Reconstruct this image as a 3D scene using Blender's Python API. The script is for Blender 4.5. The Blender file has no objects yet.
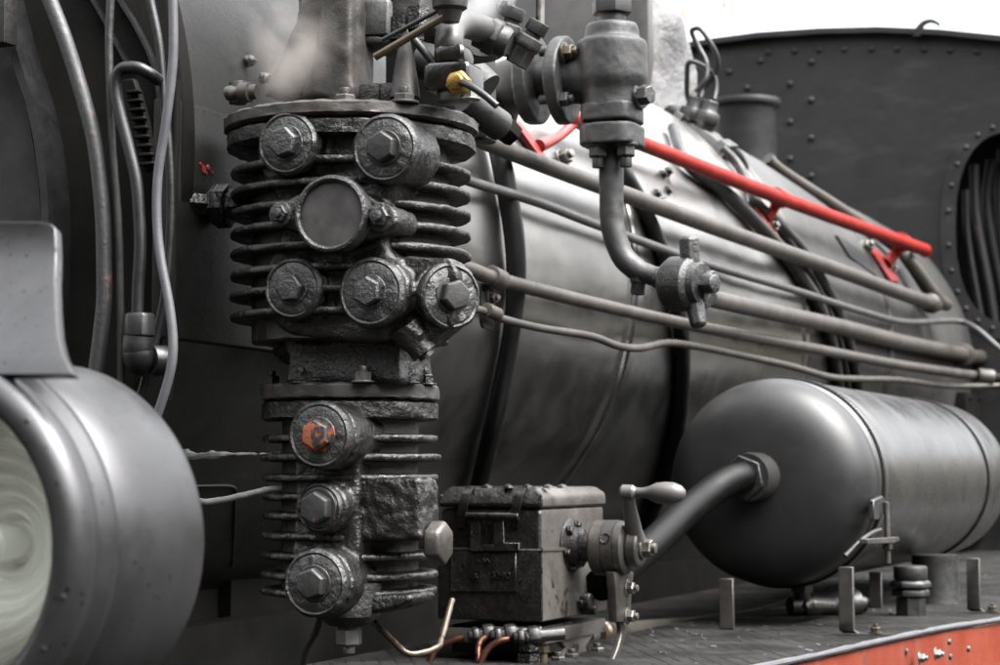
import bpy, bmesh, math, random
from mathutils import Vector, Matrix, noise
from mathutils.geometry import tessellate_polygon
random.seed(7)
PI = math.pi
R = math.radians
S = bpy.context.scene
COL = S.collection
# ------------------------------------------------------------------ camera: measured from the photograph
FPX, CXP, CYP = 2000.0, 500.0, 332.5
YAW, PITCH = R(23.0), R(3.95)
FW = Vector((math.cos(YAW)*math.cos(PITCH), math.sin(YAW)*math.cos(PITCH), math.sin(PITCH)))
RT = Vector((math.sin(YAW), -math.cos(YAW), 0))
UP = RT.cross(FW)
def ray(px, py): return FW + RT*((px-CXP)/FPX) + UP*((CYP-py)/FPX)
def onX(px, py, X): d = ray(px, py); return d*(X/d.x)
def onY(px, py, Y): d = ray(px, py); return d*(Y/d.y)
def onZ(px, py, Z): d = ray(px, py); return d*(Z/d.z)
def atd(px, py, t): return ray(px, py)*t
BY, BZ, BR = 2.15, 0.433, 0.70          # boiler axis and radius
def oncyl(px, py, r=BR):
    d = ray(px, py); a = d.y*d.y+d.z*d.z; b = -2*(d.y*BY+d.z*BZ); c = BY*BY+BZ*BZ-r*r
    q = max(b*b-4*a*c, 0.0)
    return d*((-b-math.sqrt(q))/(2*a))
def depth(p): return p.dot(FW)
def pr(rpx, p): return rpx*depth(p)/FPX    # a size in metres from its measured size at that distance

# ------------------------------------------------------------------ objects
def thing(name, label, cat, loc=(0,0,0), group=None, kind=None):
    o = bpy.data.objects.new(name, None); COL.objects.link(o); o.location = loc
    o.empty_display_size = .05
    o['label'] = label; o['category'] = cat
    if group: o['group'] = group
    if kind: o['kind'] = kind
    return o
def tag(o, label=None, cat=None, group=None, kind=None):
    if label: o['label'] = label
    if cat: o['category'] = cat
    if group: o['group'] = group
    if kind: o['kind'] = kind
    return o
def wloc(o):
    p = Vector(o.location)
    return p + wloc(o.parent) if o.parent else p
def mesh(name, bm, m, parent=None, sharp=35, smooth=True, loc=None, label=None):
    """bm is built in world metres; the object keeps its origin at its parent's (or at loc)."""
    bmesh.ops.recalc_face_normals(bm, faces=bm.faces)
    org = wloc(parent) if parent else Vector(loc or (0,0,0))
    bmesh.ops.translate(bm, verts=bm.verts, vec=-org)
    me = bpy.data.meshes.new(name); bm.to_mesh(me); bm.free()
    if smooth:
        for p in me.polygons: p.use_smooth = True
        me.set_sharp_from_angle(angle=R(sharp))
    me.materials.append(m)
    o = bpy.data.objects.new(name, me); COL.objects.link(o)
    if parent: o.parent = parent
    else: o.location = org
    if label: o['label'] = label
    return o
def casting(o, voxel=.004, it=6, amp=.004, size=.03):
    md = o.modifiers.new('fuse', 'REMESH'); md.mode = 'VOXEL'; md.voxel_size = voxel; md.use_smooth_shade = True
    if it:
        sm = o.modifiers.new('soften', 'SMOOTH'); sm.factor = .5; sm.iterations = it
    if amp:
        t = bpy.data.textures.new('lumps', 'CLOUDS'); t.noise_scale = size; t.noise_depth = 3
        dp = o.modifiers.new('lumps', 'DISPLACE'); dp.texture = t; dp.strength = amp; dp.mid_level = .5; dp.texture_coords = 'LOCAL'
    return o
def crust(bm, amp=.0015, sc=60, seed=0.0):
    bm.normal_update()
    off = Vector((seed, seed*.7, -seed))
    mv = []
    for v in bm.verts:
        n = noise.noise(v.co*sc+off) + .5*noise.noise(v.co*sc*2.7+off)
        mv.append(v.normal*amp*n)
    for v, d in zip(bm.verts, mv): v.co += d
    return bm
def NB(): return bmesh.new()
def basis(a, up=None):
    a = Vector(a).normalized()
    h = Vector(up) if up else (Vector((0,0,1)) if abs(a.z) < .9 else Vector((1,0,0)))
    x = h.cross(a).normalized(); y = a.cross(x)
    return x, y, a
def lathe(bm, o, a, prof, seg=32, rot=0.0, up=None, sx=1.0, sy=1.0, caps=True):
    """prof: list of (t along axis, radius); ends close when radius 0 or are capped."""
    x, y, a = basis(a, up); o = Vector(o); rings = []
    for t, r in prof:
        if r <= 1e-7: rings.append([bm.verts.new(o+a*t)])
        else: rings.append([bm.verts.new(o+a*t+(x*math.cos(rot+2*PI*k/seg)*sx+y*math.sin(rot+2*PI*k/seg)*sy)*r) for k in range(seg)])
    for A, B in zip(rings, rings[1:]):
        if len(A) == 1 and len(B) == 1: continue
        for k in range(seg):
            j = (k+1) % seg
            if len(A) == 1: bm.faces.new((A[0], B[j], B[k]))
            elif len(B) == 1: bm.faces.new((A[k], A[j], B[0]))
            else: bm.faces.new((A[k], A[j], B[j], B[k]))
    for Q in (rings[0], rings[-1]):
        if len(Q) > 1 and caps:
            try: bm.faces.new(Q)
            except ValueError: pass
    return bm
def cyl(bm, o, a, r, l, seg=28, ch=.12, rot=0.0, up=None):
    c = min(ch*r, l*.3)
    return lathe(bm, o, a, [(0, 0), (0, r-c), (c*.3, r-c*.3), (c, r), (l-c, r), (l-c*.3, r-c*.3), (l, r-c), (l, 0)], seg, rot, up)
def hexn(bm, o, a, r, l, rot=0.0, up=None, n=6):
    c = r*.14
    return lathe(bm, o, a, [(0, 0), (0, r), (l-c, r), (l, r-c), (l, 0)], n, rot, up)
def catmull(P, n=8):
    P = [Vector(p) for p in P]
    if len(P) < 3: return P
    Q = [P[0]*2-P[1]] + P + [P[-1]*2-P[-2]]; out = []
    for i in range(1, len(Q)-2):
        a, b, c, d = Q[i-1:i+3]
        for k in range(n):
            t = k/n
            out.append(.5*((2*b)+(c-a)*t+(2*a-5*b+4*c-d)*t*t+(3*b-a-3*c+d)*t**3))
    out.append(P[-1]); return out
def tube(bm, P, r, seg=14, n=8, smooth=True, wob=0.0):
    """r: one radius or a list matching P."""
    rl = list(r) if isinstance(r, (list, tuple)) else [r]*len(P)
    m = len(P)
    C = catmull(P, n) if smooth else [Vector(p) for p in P]
    L = len(C)
    rr = []
    for i in range(L):
        t = i/(L-1)*(m-1); k = min(int(t), m-2); f = t-k
        rr.append(rl[k]*(1-f)+rl[k+1]*f)
    T = [(C[min(i+1, L-1)]-C[max(i-1, 0)]).normalized() for i in range(L)]
    x, y, _ = basis(T[0]); rings = []
    for i in range(L):
        if i:
            x = (x - T[i]*x.dot(T[i])).normalized(); y = T[i].cross(x)
        q = rr[i]*(1+wob*noise.noise(C[i]*30))
        rings.append([bm.verts.new(C[i]+(x*math.cos(2*PI*k/seg)+y*math.sin(2*PI*k/seg))*q) for k in range(seg)])
    for A, B in zip(rings, rings[1:]):
        for k in range(seg): bm.faces.new((A[k], A[(k+1) % seg], B[(k+1) % seg], B[k]))
    bm.faces.new(rings[0]); bm.faces.new(rings[-1])
    return bm
def prism(bm, pts, vec):
    vec = Vector(vec); n = len(pts)
    A = [bm.verts.new(Vector(p)) for p in pts]; B = [bm.verts.new(Vector(p)+vec) for p in pts]
    bm.faces.new(A); bm.faces.new(list(reversed(B)))
    for k in range(n): bm.faces.new((A[k], A[(k+1) % n], B[(k+1) % n], B[k]))
    return bm
def box(bm, c, s, ax=None):
    ax = ax or (Vector((1,0,0)), Vector((0,1,0)), Vector((0,0,1))); c = Vector(c)
    h = [ax[i]*(s[i]/2) for i in range(3)]
    q = [c-h[0]-h[1]-h[2], c+h[0]-h[1]-h[2], c+h[0]+h[1]-h[2], c-h[0]+h[1]-h[2]]
    return prism(bm, q, h[2]*2)
def bevel(bm, w, seg=2, ang=30):
    bmesh.ops.recalc_face_normals(bm, faces=bm.faces)
    bm.normal_update()
    es = [e for e in bm.edges if len(e.link_faces) == 2 and e.calc_face_angle(0) > R(ang)]
    bmesh.ops.bevel(bm, geom=es, offset=w, segments=seg, profile=.6, affect='EDGES', clamp_overlap=True)
    return bm
def bolt(name, o, a, r, m, parent, washer=True, h=None, stud=True, rot=0.0, label=None):
    b = NB(); a = Vector(a).normalized(); o = Vector(o); h = h or r*1.0
    t = 0.0
    if washer: cyl(b, o, a, r*1.35, r*.22, 20); t = r*.2
    hexn(b, o+a*t, a, r, h, rot)
    if stud: cyl(b, o+a*(t+h*.9), a, r*.52, r*.7, 14)
    return mesh(name, b, m, parent, 30, label=label)

# ------------------------------------------------------------------ materials
class NT:
    def __init__(s, name):
        s.m = bpy.data.materials.new(name); s.m.use_nodes = True; s.t = s.m.node_tree; s.n = s.t.nodes
        s.p = s.n['Principled BSDF']; s.co = s.n.new('ShaderNodeTexCoord').outputs['Object']
    def mapn(s, scale, rot=(0,0,0)):
        k = s.n.new('ShaderNodeMapping'); k.inputs['Scale'].default_value = scale; k.inputs['Rotation'].default_value = rot
        s.t.links.new(s.co, k.inputs['Vector']); return k.outputs[0]
    def noise(s, sc, det=4, rough=.6, co=None, dist=0):
        k = s.n.new('ShaderNodeTexNoise'); k.inputs['Scale'].default_value = sc; k.inputs['Detail'].default_value = det
        k.inputs['Roughness'].default_value = rough; k.inputs['Distortion'].default_value = dist
        s.t.links.new(co or s.co, k.inputs['Vector']); return k.outputs['Fac']
    def voro(s, sc, co=None):
        k = s.n.new('ShaderNodeTexVoronoi'); k.inputs['Scale'].default_value = sc
        s.t.links.new(co or s.co, k.inputs['Vector']); return k.outputs['Distance']
    def rng(s, f, a, b, c=0., d=1.):
        k = s.n.new('ShaderNodeMapRange'); k.interpolation_type = 'SMOOTHSTEP'
        for i, v in enumerate((a, b, c, d)): k.inputs[i+1].default_value = v
        s.t.links.new(f, k.inputs[0]); return k.outputs[0]
    def mix(s, f, a, b):
        k = s.n.new('ShaderNodeMix'); k.data_type = 'RGBA'
        for i, v in ((6, a), (7, b)):
            if isinstance(v, tuple): k.inputs[i].default_value = (*v[:3], 1)
            else: s.t.links.new(v, k.inputs[i])
        s.t.links.new(f, k.inputs[0]); return k.outputs[2]
    def math(s, op, a, b):
        k = s.n.new('ShaderNodeMath'); k.operation = op
        for i, v in enumerate((a, b)):
            if isinstance(v, (int, float)): k.inputs[i].default_value = v
            else: s.t.links.new(v, k.inputs[i])
        return k.outputs[0]
    def set(s, key, v):
        if isinstance(v, (int, float)): s.p.inputs[key].default_value = v
        elif isinstance(v, tuple): s.p.inputs[key].default_value = (*v[:3], 1)
        else: s.t.links.new(v, s.p.inputs[key])
    def bump(s, h, st, dist, prev=None):
        k = s.n.new('ShaderNodeBump'); k.inputs['Strength'].default_value = st; k.inputs['Distance'].default_value = dist
        s.t.links.new(h, k.inputs['Height'])
        if prev is not None: s.t.links.new(prev, k.inputs['Normal'])
        return k.outputs[0]
K_ALB = .34
def metal(name, c1, c2, sc=8, rough=(.35,.6), met=0., bumps=((90,.4,.002),), specks=None, rust=None, spec=.5, coat=0., streak=None, dent=None, ior=None):
    s = NT(name)
    c1, c2 = tuple(v*K_ALB for v in c1), tuple(v*K_ALB for v in c2)
    if rust: rust = (tuple(v*K_ALB for v in rust[0]),)+tuple(rust[1:])
    if specks: specks = (tuple(v*K_ALB for v in specks[0]),)+tuple(specks[1:])
    if streak: streak = (tuple(v*K_ALB for v in streak[0]),)+tuple(streak[1:])
    f = s.rng(s.noise(sc, 6, .65), .35, .68)
    col = s.mix(f, c1, c2)
    if streak:
        g = s.rng(s.noise(streak[1], 5, .6, s.mapn(streak[3])), .5, .72, 0, streak[2]); col = s.mix(g, col, streak[0])
    if rust:
        g = s.rng(s.noise(rust[1], 5, .7), rust[2], rust[2]+.06); col = s.mix(g, col, rust[0])
    ro = s.rng(s.noise(sc*3.1, 5, .7), .3, .7, rough[0], rough[1])
    if specks:
        g = s.rng(s.voro(specks[1]), specks[2], specks[2]*.5); g = s.math('MULTIPLY', g, s.rng(s.noise(specks[1]*.13, 3), .42, .6))
        col = s.mix(g, col, specks[0])
    s.set('Base Color', col); s.set('Roughness', ro); s.set('Metallic', met); s.p.inputs['Specular IOR Level'].default_value = spec
    if ior: s.p.inputs['IOR'].default_value = ior
    if coat: s.set('Coat Weight', coat); s.set('Coat Roughness', .18)
    pv = None
    if dent: pv = s.bump(s.noise(dent[0], 2, .5, s.mapn(dent[3]) if len(dent) > 3 else None), dent[1], dent[2])
    for b in bumps: pv = s.bump(s.noise(b[0], 4, .65), b[1], b[2], pv)
    if specks: pv = s.bump(s.rng(s.voro(specks[1]), specks[2]*1.2, specks[2]*.4), .15, .0005, pv)
    if pv is not None: s.set('Normal', pv)
    return s.m
M = {}
M['grease'] = metal('greasy_cast_iron', (0.0060,0.0054,0.0048), (0.0252,0.0216,0.0180), 14, (.25,.52), .2, ((55,.7,.006), (150,.7,.002)), specks=((.12,.115,.11),330,.14), spec=.55)
M['tar'] = metal('tar_black_oil', (.006,.006,.006), (.014,.013,.012), 10, (.15,.42), .1, ((50,.6,.005), (170,.9,.003)), specks=((.3,.3,.3),420,.13), spec=.5)
M['cast'] = metal('dusty_cast_iron', (0.0306,0.0272,0.0238), (0.0850,0.0748,0.0638), 9, (.42,.65), .15, ((60,.35,.002), (260,.5,.0012)), rust=((.10,.062,.042),16,.66), specks=((.02,.02,.02),260,.12))
M['valvegrey'] = metal('dark_grey_painted_iron', (0.0306,0.0306,0.0314), (0.0493,0.0476,0.0459), 12, (.45,.65), .1, ((45,.35,.003),(320,.45,.001)), rust=((.11,.075,.055),20,.68))
M['cap'] = metal('charcoal_cap_iron', (0.0169,0.0169,0.0174), (0.0326,0.0315,0.0310), 20, (.3,.52), .2, ((80,.7,.0035), (240,.8,.002)), rust=((.085,.05,.035),24,.67), specks=((.2,.2,.2),380,.10), spec=.7)
M['plug_red'] = metal('plug_with_red_paint', (0.0263,0.0255,0.0255), (0.0450,0.0435,0.0413), 22, (.4,.6), .2, ((120,.5,.0015),), rust=((.26,.035,.022),38,.60))
M['plug_orange'] = metal('plug_with_orange_primer', (0.0245,0.0231,0.0224), (0.0385,0.0364,0.0350), 22, (.45,.65), .1, ((120,.5,.0015),), rust=((.42,.10,.035),50,.50))
M['plug_rusty'] = metal('plug_with_rust_spots', (0.0179,0.0168,0.0168), (0.0308,0.0291,0.0280), 22, (.45,.65), .1, ((120,.5,.0015),), rust=((.30,.08,.03),60,.63))
M['gauze'] = None
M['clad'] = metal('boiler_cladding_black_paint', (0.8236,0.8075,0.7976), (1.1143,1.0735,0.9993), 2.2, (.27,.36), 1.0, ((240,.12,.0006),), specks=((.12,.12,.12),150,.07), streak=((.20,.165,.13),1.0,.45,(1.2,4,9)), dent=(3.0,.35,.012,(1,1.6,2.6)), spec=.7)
M['smokebox'] = metal('smokebox_black_paint', (.014,.014,.0135), (.032,.031,.029), 3, (.36,.58), .1, ((210,.35,.0012), (30,.2,.003)), specks=((.003,.003,.003),75,.24), spec=.3)
M['dirtyblack'] = metal('dull_black_plate', (.007,.007,.0065), (.017,.016,.0145), 4, (.5,.8), .0, ((160,.3,.0012),), spec=.06)
M['sooty'] = metal('cab_black_paint', (0.0128,0.0128,0.0136), (0.0240,0.0232,0.0240), 1.3, (.42,.60), .05, ((5,.2,.012),(22,.25,.003),(140,.25,.0015)), streak=((.062,.060,.060),3.5,.75,(1,1,3.2)), spec=.35, specks=((.1,.1,.1),60,.10))
M['lamp'] = metal('lamp_charcoal_enamel', (0.0881,0.0878,0.0912), (0.1248,0.1238,0.1279), 9, (.30,.42), .7, ((300,.10,.0005),), specks=((.01,.01,.012),95,.21), spec=.6)
M['tank'] = metal('tank_black_enamel', (0.1500,0.1500,0.1500), (0.2250,0.2188,0.2125), 3, (.24,.36), .75, ((260,.10,.0005),), specks=((.09,.09,.09),230,.07), spec=.8)
M['hose'] = metal('black_rubber_hose', (0.0058,0.0062,0.0073), (0.0115,0.0115,0.0130), 9, (.35,.5), 0, ((160,.3,.0012),), spec=.4)
M['hose_worn'] = metal('worn_lagged_hose', (0.0156,0.0156,0.0187), (0.0260,0.0250,0.0270), 9, (.45,.6), 0, ((120,.4,.002),), rust=((.18,.06,.045),30,.60))
M['cable'] = metal('pale_grey_cable', (0.1125,0.1125,0.1275), (0.1650,0.1613,0.1725), 12, (.42,.6), 0, ((160,.2,.001),), rust=((.14,.10,.075),14,.62))
M['pipe'] = metal('dusty_grey_brown_pipe', (0.0748,0.0638,0.0527), (0.1232,0.1062,0.0892), 12, (.42,.62), .25, ((140,.3,.001),), rust=((.13,.095,.07),14,.62), specks=((.03,.028,.026),200,.12))
M['gpipe'] = metal('grey_painted_pipe', (.09,.088,.087), (.14,.135,.13), 12, (.38,.55), .2, ((160,.2,.001),))
M['ipipe'] = metal('black_iron_pipe', (0.0210,0.0210,0.0210), (0.0385,0.0371,0.0350), 14, (.35,.55), .1, ((110,.4,.0018),))
M['red'] = metal('handrail_red_paint', (0.3696,0.0252,0.0185), (0.4872,0.0437,0.0319), 10, (.4,.55), 0, ((130,.2,.001),), rust=((.22,.03,.025),16,.58), ior=1.15)
M['darkred'] = metal('dirty_red_paint', (.40,.022,.018), (.62,.04,.032), 14, (.35,.5), 0, ((130,.2,.001),), rust=((.05,.02,.018),20,.58))
M['beam'] = metal('running_board_orange_red_paint', (0.3323,0.0652,0.0377), (0.4190,0.1030,0.0618), 6, (.4,.6), 0, ((60,.3,.002),(200,.25,.001)), rust=((.2,.09,.07),9,.60), streak=((.34,.12,.09),4,.8,(3,3,.6)), ior=1.12)
M['steel'] = metal('bare_steel', (0.270,0.257,0.243), (0.446,0.419,0.378), 16, (.3,.45), .75, ((150,.3,.001),), rust=((.10,.075,.055),16,.60))
M['brightsteel'] = metal('plated_steel', (0.513,0.499,0.459), (0.675,0.648,0.594), 16, (.3,.4), .8, ((150,.25,.001),), rust=((.2,.16,.1),16,.66))
M['turned'] = metal('oily_turned_steel', (0.1408,0.1296,0.1192), (0.2592,0.2376,0.2160), 20, (.28,.5), .7, ((60,.3,.0015),(240,.3,.0008)), rust=((.05,.04,.035),20,.62))
M['lubgrey'] = metal('oily_grey_cast_box', (0.1570,0.1433,0.1296), (0.2779,0.2542,0.2261), 10, (.32,.5), .4, ((60,.35,.002),(240,.4,.001)), rust=((.05,.035,.03),13,.58), specks=((.4,.4,.38),300,.05))
M['lubblack'] = metal('tarry_box_front', (.010,.009,.008), (.024,.021,.019), 16, (.22,.45), .1, ((70,.5,.003),(200,.6,.0018)), specks=((.6,.58,.55),420,.17))  # pale specks paint the wet sparkle into the colour
M['brass'] = metal('brass', (0.7560,0.4725,0.1232), (0.8974,0.5859,0.1890), 20, (.2,.35), .9, ((120,.15,.0005),), rust=((.3,.17,.05),30,.64))
M['copper'] = metal('copper_pipe', (0.2430,0.1056,0.0690), (0.3402,0.1542,0.0972), 25, (.25,.4), .85, ((90,.2,.001),), rust=((.09,.035,.025),30,.60))
M['rodbrown'] = metal('brown_oily_rod', (0.1512,0.1134,0.0756), (0.2268,0.1799,0.1232), 20, (.25,.4), .6, ((90,.2,.001),), rust=((.04,.03,.02),30,.62))
M['crank'] = metal('hand_worn_cast_handle', (0.1512,0.1421,0.1372), (0.2079,0.1939,0.1841), 14, (.4,.55), .3, ((180,.35,.0008),), rust=((.08,.07,.06),25,.64))
M['insul'] = metal('lumpy_grey_lagging', (0.149,0.149,0.153), (0.270,0.266,0.261), 6, (.6,.8), 0, ((9,.8,.03),(28,.6,.01),(120,.3,.002)), rust=((.06,.058,.055),10,.62))
M['gloss'] = metal('gloss_black_pipe', (0.0028,0.0028,0.0028), (0.0056,0.0052,0.0048), 14, (.38,.5), 0, ((90,.4,.0015),), specks=((.2,.2,.2),120,.06), spec=.12)
M['wet'] = metal('wet_black_plastic', (.008,.007,.006), (.02,.016,.014), 14, (.10,.25), 0, ((60,.3,.0015),), spec=.6)
M['tank_end'] = metal('dimmed_tank_enamel', (.035,.035,.036), (.055,.054,.053), 5, (.36,.46), .25, ((200,.2,.0008),), specks=((.25,.25,.25),210,.09), spec=.45)  # darker, duller copy of the tank enamel; dimmer reflection put into the colour
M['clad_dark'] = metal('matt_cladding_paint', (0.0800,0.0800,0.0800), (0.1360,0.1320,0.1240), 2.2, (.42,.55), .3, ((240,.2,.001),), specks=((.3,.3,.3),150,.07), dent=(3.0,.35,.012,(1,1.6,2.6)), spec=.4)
M['wire'] = metal('greyed_wire', (.9,.9,.88), (1.5,1.5,1.45), 30, (.5,.7), 0, ((90,.4,.002),))
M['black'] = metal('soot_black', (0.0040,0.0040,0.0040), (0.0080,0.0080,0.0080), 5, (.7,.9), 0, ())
# gauze: fine woven mesh disc
s = NT('woven_gauze'); wx = s.n.new('ShaderNodeTexChecker'); wx.inputs['Scale'].default_value = 700
s.t.links.new(s.co, wx.inputs['Vector'])
s.set('Base Color', s.mix(s.rng(s.noise(30,5), .35, .7), (.028,.026,.027), (.055,.05,.05))); s.set('Roughness', .5); s.set('Metallic', .4)
s.set('Normal', s.bump(s.noise(900,1), .2, .0004)); M['gauze'] = s.m
# footplate: dusty chequer plate with raised ribs
s = NT('ribbed_footplate'); 
wv = s.n.new('ShaderNodeTexWave'); wv.inputs['Scale'].default_value = 11; wv.inputs['Distortion'].default_value = .4
s.t.links.new(s.mapn((1,1,1), (0,0,R(60))), wv.inputs['Vector'])
rib = s.math('MULTIPLY', s.rng(wv.outputs['Fac'], .72, .92), s.rng(s.noise(9,4,.6), .42, .62))
c = s.mix(s.rng(s.noise(5,6,.7), .35, .68), (.0035,.0033,.003), (.020,.019,.018)); c = s.mix(s.math('MULTIPLY', rib, .6), c, (.004,.004,.004))
c = s.mix(s.rng(s.noise(60,3,.6), .68, .76), c, (.12,.115,.11)); s.set('Base Color', c); s.set('Roughness', s.rng(s.noise(12,4), .3,.7,.6,.9)); s.p.inputs['IOR'].default_value = 1.2
s.set('Normal', s.bump(s.noise(180,4), .5, .002, s.bump(rib, .7, .005))); M['foot'] = s.m
# glass and reflector
s = NT('lamp_glass'); tr = s.n.new('ShaderNodeBsdfTransparent'); tr.inputs[0].default_value = (.97,.98,.96,1); gl = s.n.new('ShaderNodeBsdfGlossy'); gl.inputs['Roughness'].default_value = .05
fr_ = s.n.new('ShaderNodeFresnel'); fr_.inputs[0].default_value = 1.5; mx = s.n.new('ShaderNodeMixShader'); s.t.links.new(fr_.outputs[0], mx.inputs[0]); s.t.links.new(tr.outputs[0], mx.inputs[1]); s.t.links.new(gl.outputs[0], mx.inputs[2])
s.t.links.new(mx.outputs[0], s.n['Material Output'].inputs['Surface']); s.n.remove(s.p); M['glass'] = s.m
s = NT('lamp_reflector'); s.set('Base Color', (.98,.98,.96)); s.set('Metallic', .1); s.set('Roughness', .15); M['mirror'] = s.m
s = NT('gravel'); s.set('Base Color', s.mix(s.rng(s.noise(9,6,.7), .35, .65), (.004,.004,.003), (.012,.011,.008))); s.set('Roughness', .95); s.set('Normal', s.bump(s.voro(25), .8, .03)); M['ground'] = s.m
s = NT('autumn_leaf'); s.set('Base Color', s.mix(s.rng(s.noise(3,2), .4, .6), (.45,.20,.05), (.55,.38,.08))); s.set('Roughness', .6); M['leaf'] = s.m
Xv, Yv, Zv = Vector((1,0,0)), Vector((0,1,0)), Vector((0,0,1)); NYs = -Yv
# ================================================================== SETTING
b = NB(); box(b, (40, 0, -2.05), (300, 300, .1)); g = mesh('ground', b, M['ground'], smooth=False, loc=(0,0,-2)); g['kind'] = 'structure'

# ================================================================== BOILER
bo = thing('boiler', 'black clad locomotive boiler with shiny dented sheets running to the cab', 'boiler', (4, BY, BZ))
def ringprof(bm, x0, x1, r, seg=160): return lathe(bm, (x0, BY, BZ), Xv, [(0, r*.9), (0, r-.006), (.004, r), (x1-x0-.004, r), (x1-x0, r-.006), (x1-x0, r*.9)], seg)
XS = [3.06]
for px, py in ((628, 340), (801, 378), (888, 345)):
    XS.append(oncyl(px, py).x)
XS.append(8.9)
lathe_b = NB(); lathe(lathe_b, (2.9, BY, BZ), Xv, [(0, 0), (0, BR-.022), (6.1, BR-.022), (6.1, 0)], 160)
mesh('barrel', lathe_b, M['dirtyblack'], bo)
for i in range(len(XS)-1):
    b = NB()
    x0, x1 = XS[i]+.006, XS[i+1]-.006
    n = max(2, int((x1-x0)/.05)); prof = [(0, BR-.024), (0, BR-.003), (.004, BR)]
    for k in range(1, n): prof.append(((x1-x0)*k/n, BR))
    prof += [(x1-x0-.004, BR), (x1-x0, BR-.003), (x1-x0, BR-.024)]
    lathe(b, (x0, BY, BZ), Xv, prof, 200)
    for v in b.verts:                      # hand-beaten sheet: shallow dents
        w = noise.noise(Vector((v.co.x*2.2+i*5, v.co.y*3.5, v.co.z*5)))*.006 + noise.noise(Vector((v.co.x*6, v.co.y*6, v.co.z*14)))*.0018
        d = Vector((0, v.co.y-BY, v.co.z-BZ)).normalized(); v.co += d*w
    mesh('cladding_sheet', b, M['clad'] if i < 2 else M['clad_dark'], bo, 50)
# narrow bands over the joints
for x, w in ((3.10, .05), (XS[1]+.02, .035), (XS[2]-.02, .04), (XS[3]+.03, .05)):
    b = NB(); lathe(b, (x, BY, BZ), Xv, [(0, BR-.01), (0, BR+.004), (w, BR+.004), (w, BR-.01)], 200); mesh('cladding_band', b, M['clad'], bo)
# inspection cover with screws
ic = [(612,160),(633,158),(650,160),(668,172),(672,186),(668,197),(655,199),(640,190),(625,178)]
b = NB(); prism(b, [oncyl(x, y, BR+.010) for x, y in ic], (oncyl(650,180)-Vector((oncyl(650,180).x, BY, BZ))).normalized()*-.02); bevel(b, .002)
cov = mesh('cover_plate', b, M['clad'], bo)
for x, y in ((633,184),(656,194),(667,191),(662,175),(667,172)):
    p = oncyl(x, y, BR+.009); a = Vector((0, p.y-BY, p.z-BZ)); bolt('screw', p, a, .010, M['ipipe'], cov, stud=False)
# slotted cut-out round a stanchion foot
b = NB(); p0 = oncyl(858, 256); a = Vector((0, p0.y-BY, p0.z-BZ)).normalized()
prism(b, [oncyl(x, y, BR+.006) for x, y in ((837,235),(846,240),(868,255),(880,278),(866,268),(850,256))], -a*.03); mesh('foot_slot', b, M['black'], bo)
# smokebox
sb = thing('smokebox', 'sooty black smokebox with its round front plate and skirt behind the hoses', 'smokebox', (2.25, BY, BZ))
SX, SR = 2.26, .725
b = NB(); lathe(b, (SX+.012, BY, BZ), Xv, [(0, 0), (0, SR-.01), (.0, SR), (.4, SR), (.84, SR), (.84, 0)], 200)
for v in b.verts:
    if v.co.x > SX+.1: continue
mesh('shell', b, M['smokebox'], sb)
b = NB(); lathe(b, (SX, BY, BZ), Xv, [(0, 0), (0, SR+.002), (.004, SR+.008), (.03, SR+.008), (.034, SR)], 200); mesh('front_plate', b, M['dirtyblack'], sb)
b = NB(); sx0 = onY(172, 200, 1.42).x; prism(b, [(sx0, 2.15-SR-.004, BZ+.06), (3.05, 2.15-SR-.004, BZ+.06), (3.05, 2.15-SR-.004, .165), (sx0, 2.15-SR-.004, .175)], (0, .03, 0)); bevel(b, .004); mesh('skirt', b, M['smokebox'], sb)
# rings on the front plate
def ringarc(P, X, wpx, mat, name, par, th=.02):
    pts = [onX(x, y, X) for x, y in P]; C = catmull(pts, 10); bb = NB(); o = []
    for i, p in enumerate(C):
        T = (C[min(i+1, len(C)-1)]-C[max(0, i-1)]).normalized(); n = T.cross(Xv); w = pr(wpx, p)
        o.append((p, p+n*w))
    prs = []
    for p, q in o: prs.append([bb.verts.new(v) for v in (p, q, q+Xv*th, p+Xv*th)])
    for A, B in zip(prs, prs[1:]):
        for k in range(4): bb.faces.new((A[k], A[(k+1)%4], B[(k+1)%4], B[k]))
    bb.faces.new(prs[0]); bb.faces.new(prs[-1])
    return mesh(name, bb, mat, par)
ringarc([(-14,-40),(7,45),(28,114),(38,173),(41,221),(40,290),(30,360)], SX-.05, 9, M['hose'], 'door_rim', sb, .05)
b = NB(); prism(b, [onX(x, y, SX-.03) for x, y in ((-120,-60),(-20,-50),(7,45),(28,114),(38,173),(41,221),(40,290),(30,380),(-120,400))], Xv*.02); mesh('door', b, M['black'], sb)
b = NB(); prism(b, [onX(x, y, SX-.10) for x, y in ((-30,-40),(5,-40),(4,42),(-30,46))], Xv*.03); bevel(b, .003); mesh('hinge_strap', b, M['ipipe'], sb)
ringarc([(96,-40),(117,0),(135,30),(152,70),(160,130)], SX-.012, 3, M['hose'], 'cover_edge', sb, .012)
ringarc([(70,-20),(90,0),(112,40),(128,70)], SX-.014, 3, M['hose'], 'bead', sb, .014)
p = onY(246, 60, 2.15-SR+.02)
for x, y in ((247, 61), (184, 213), (262, 78)):
    q = onY(x, y, 2.15-SR+.012); b = NB(); lathe(b, q, (-.1,-1,0), [(0,0),(0,.009),(.010,.008),(.014,.004),(.014,0)], 14); crust(b, .002, 90); mesh('rivet', b, M['tar'], sb)
q = onY(204, 169, 2.15-SR-.0045); b = NB()
for dx, dz, r_ in ((0,0,.006),(.008,.004,.004),(-.006,.006,.003),(.014,-.002,.003),(.004,-.004,.003)): lathe(b, q+Vector((dx*1.5,0,dz)), NYs, [(0,0),(0,r_),(.0004,r_*.9),(.0006,0)], 10)
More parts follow.
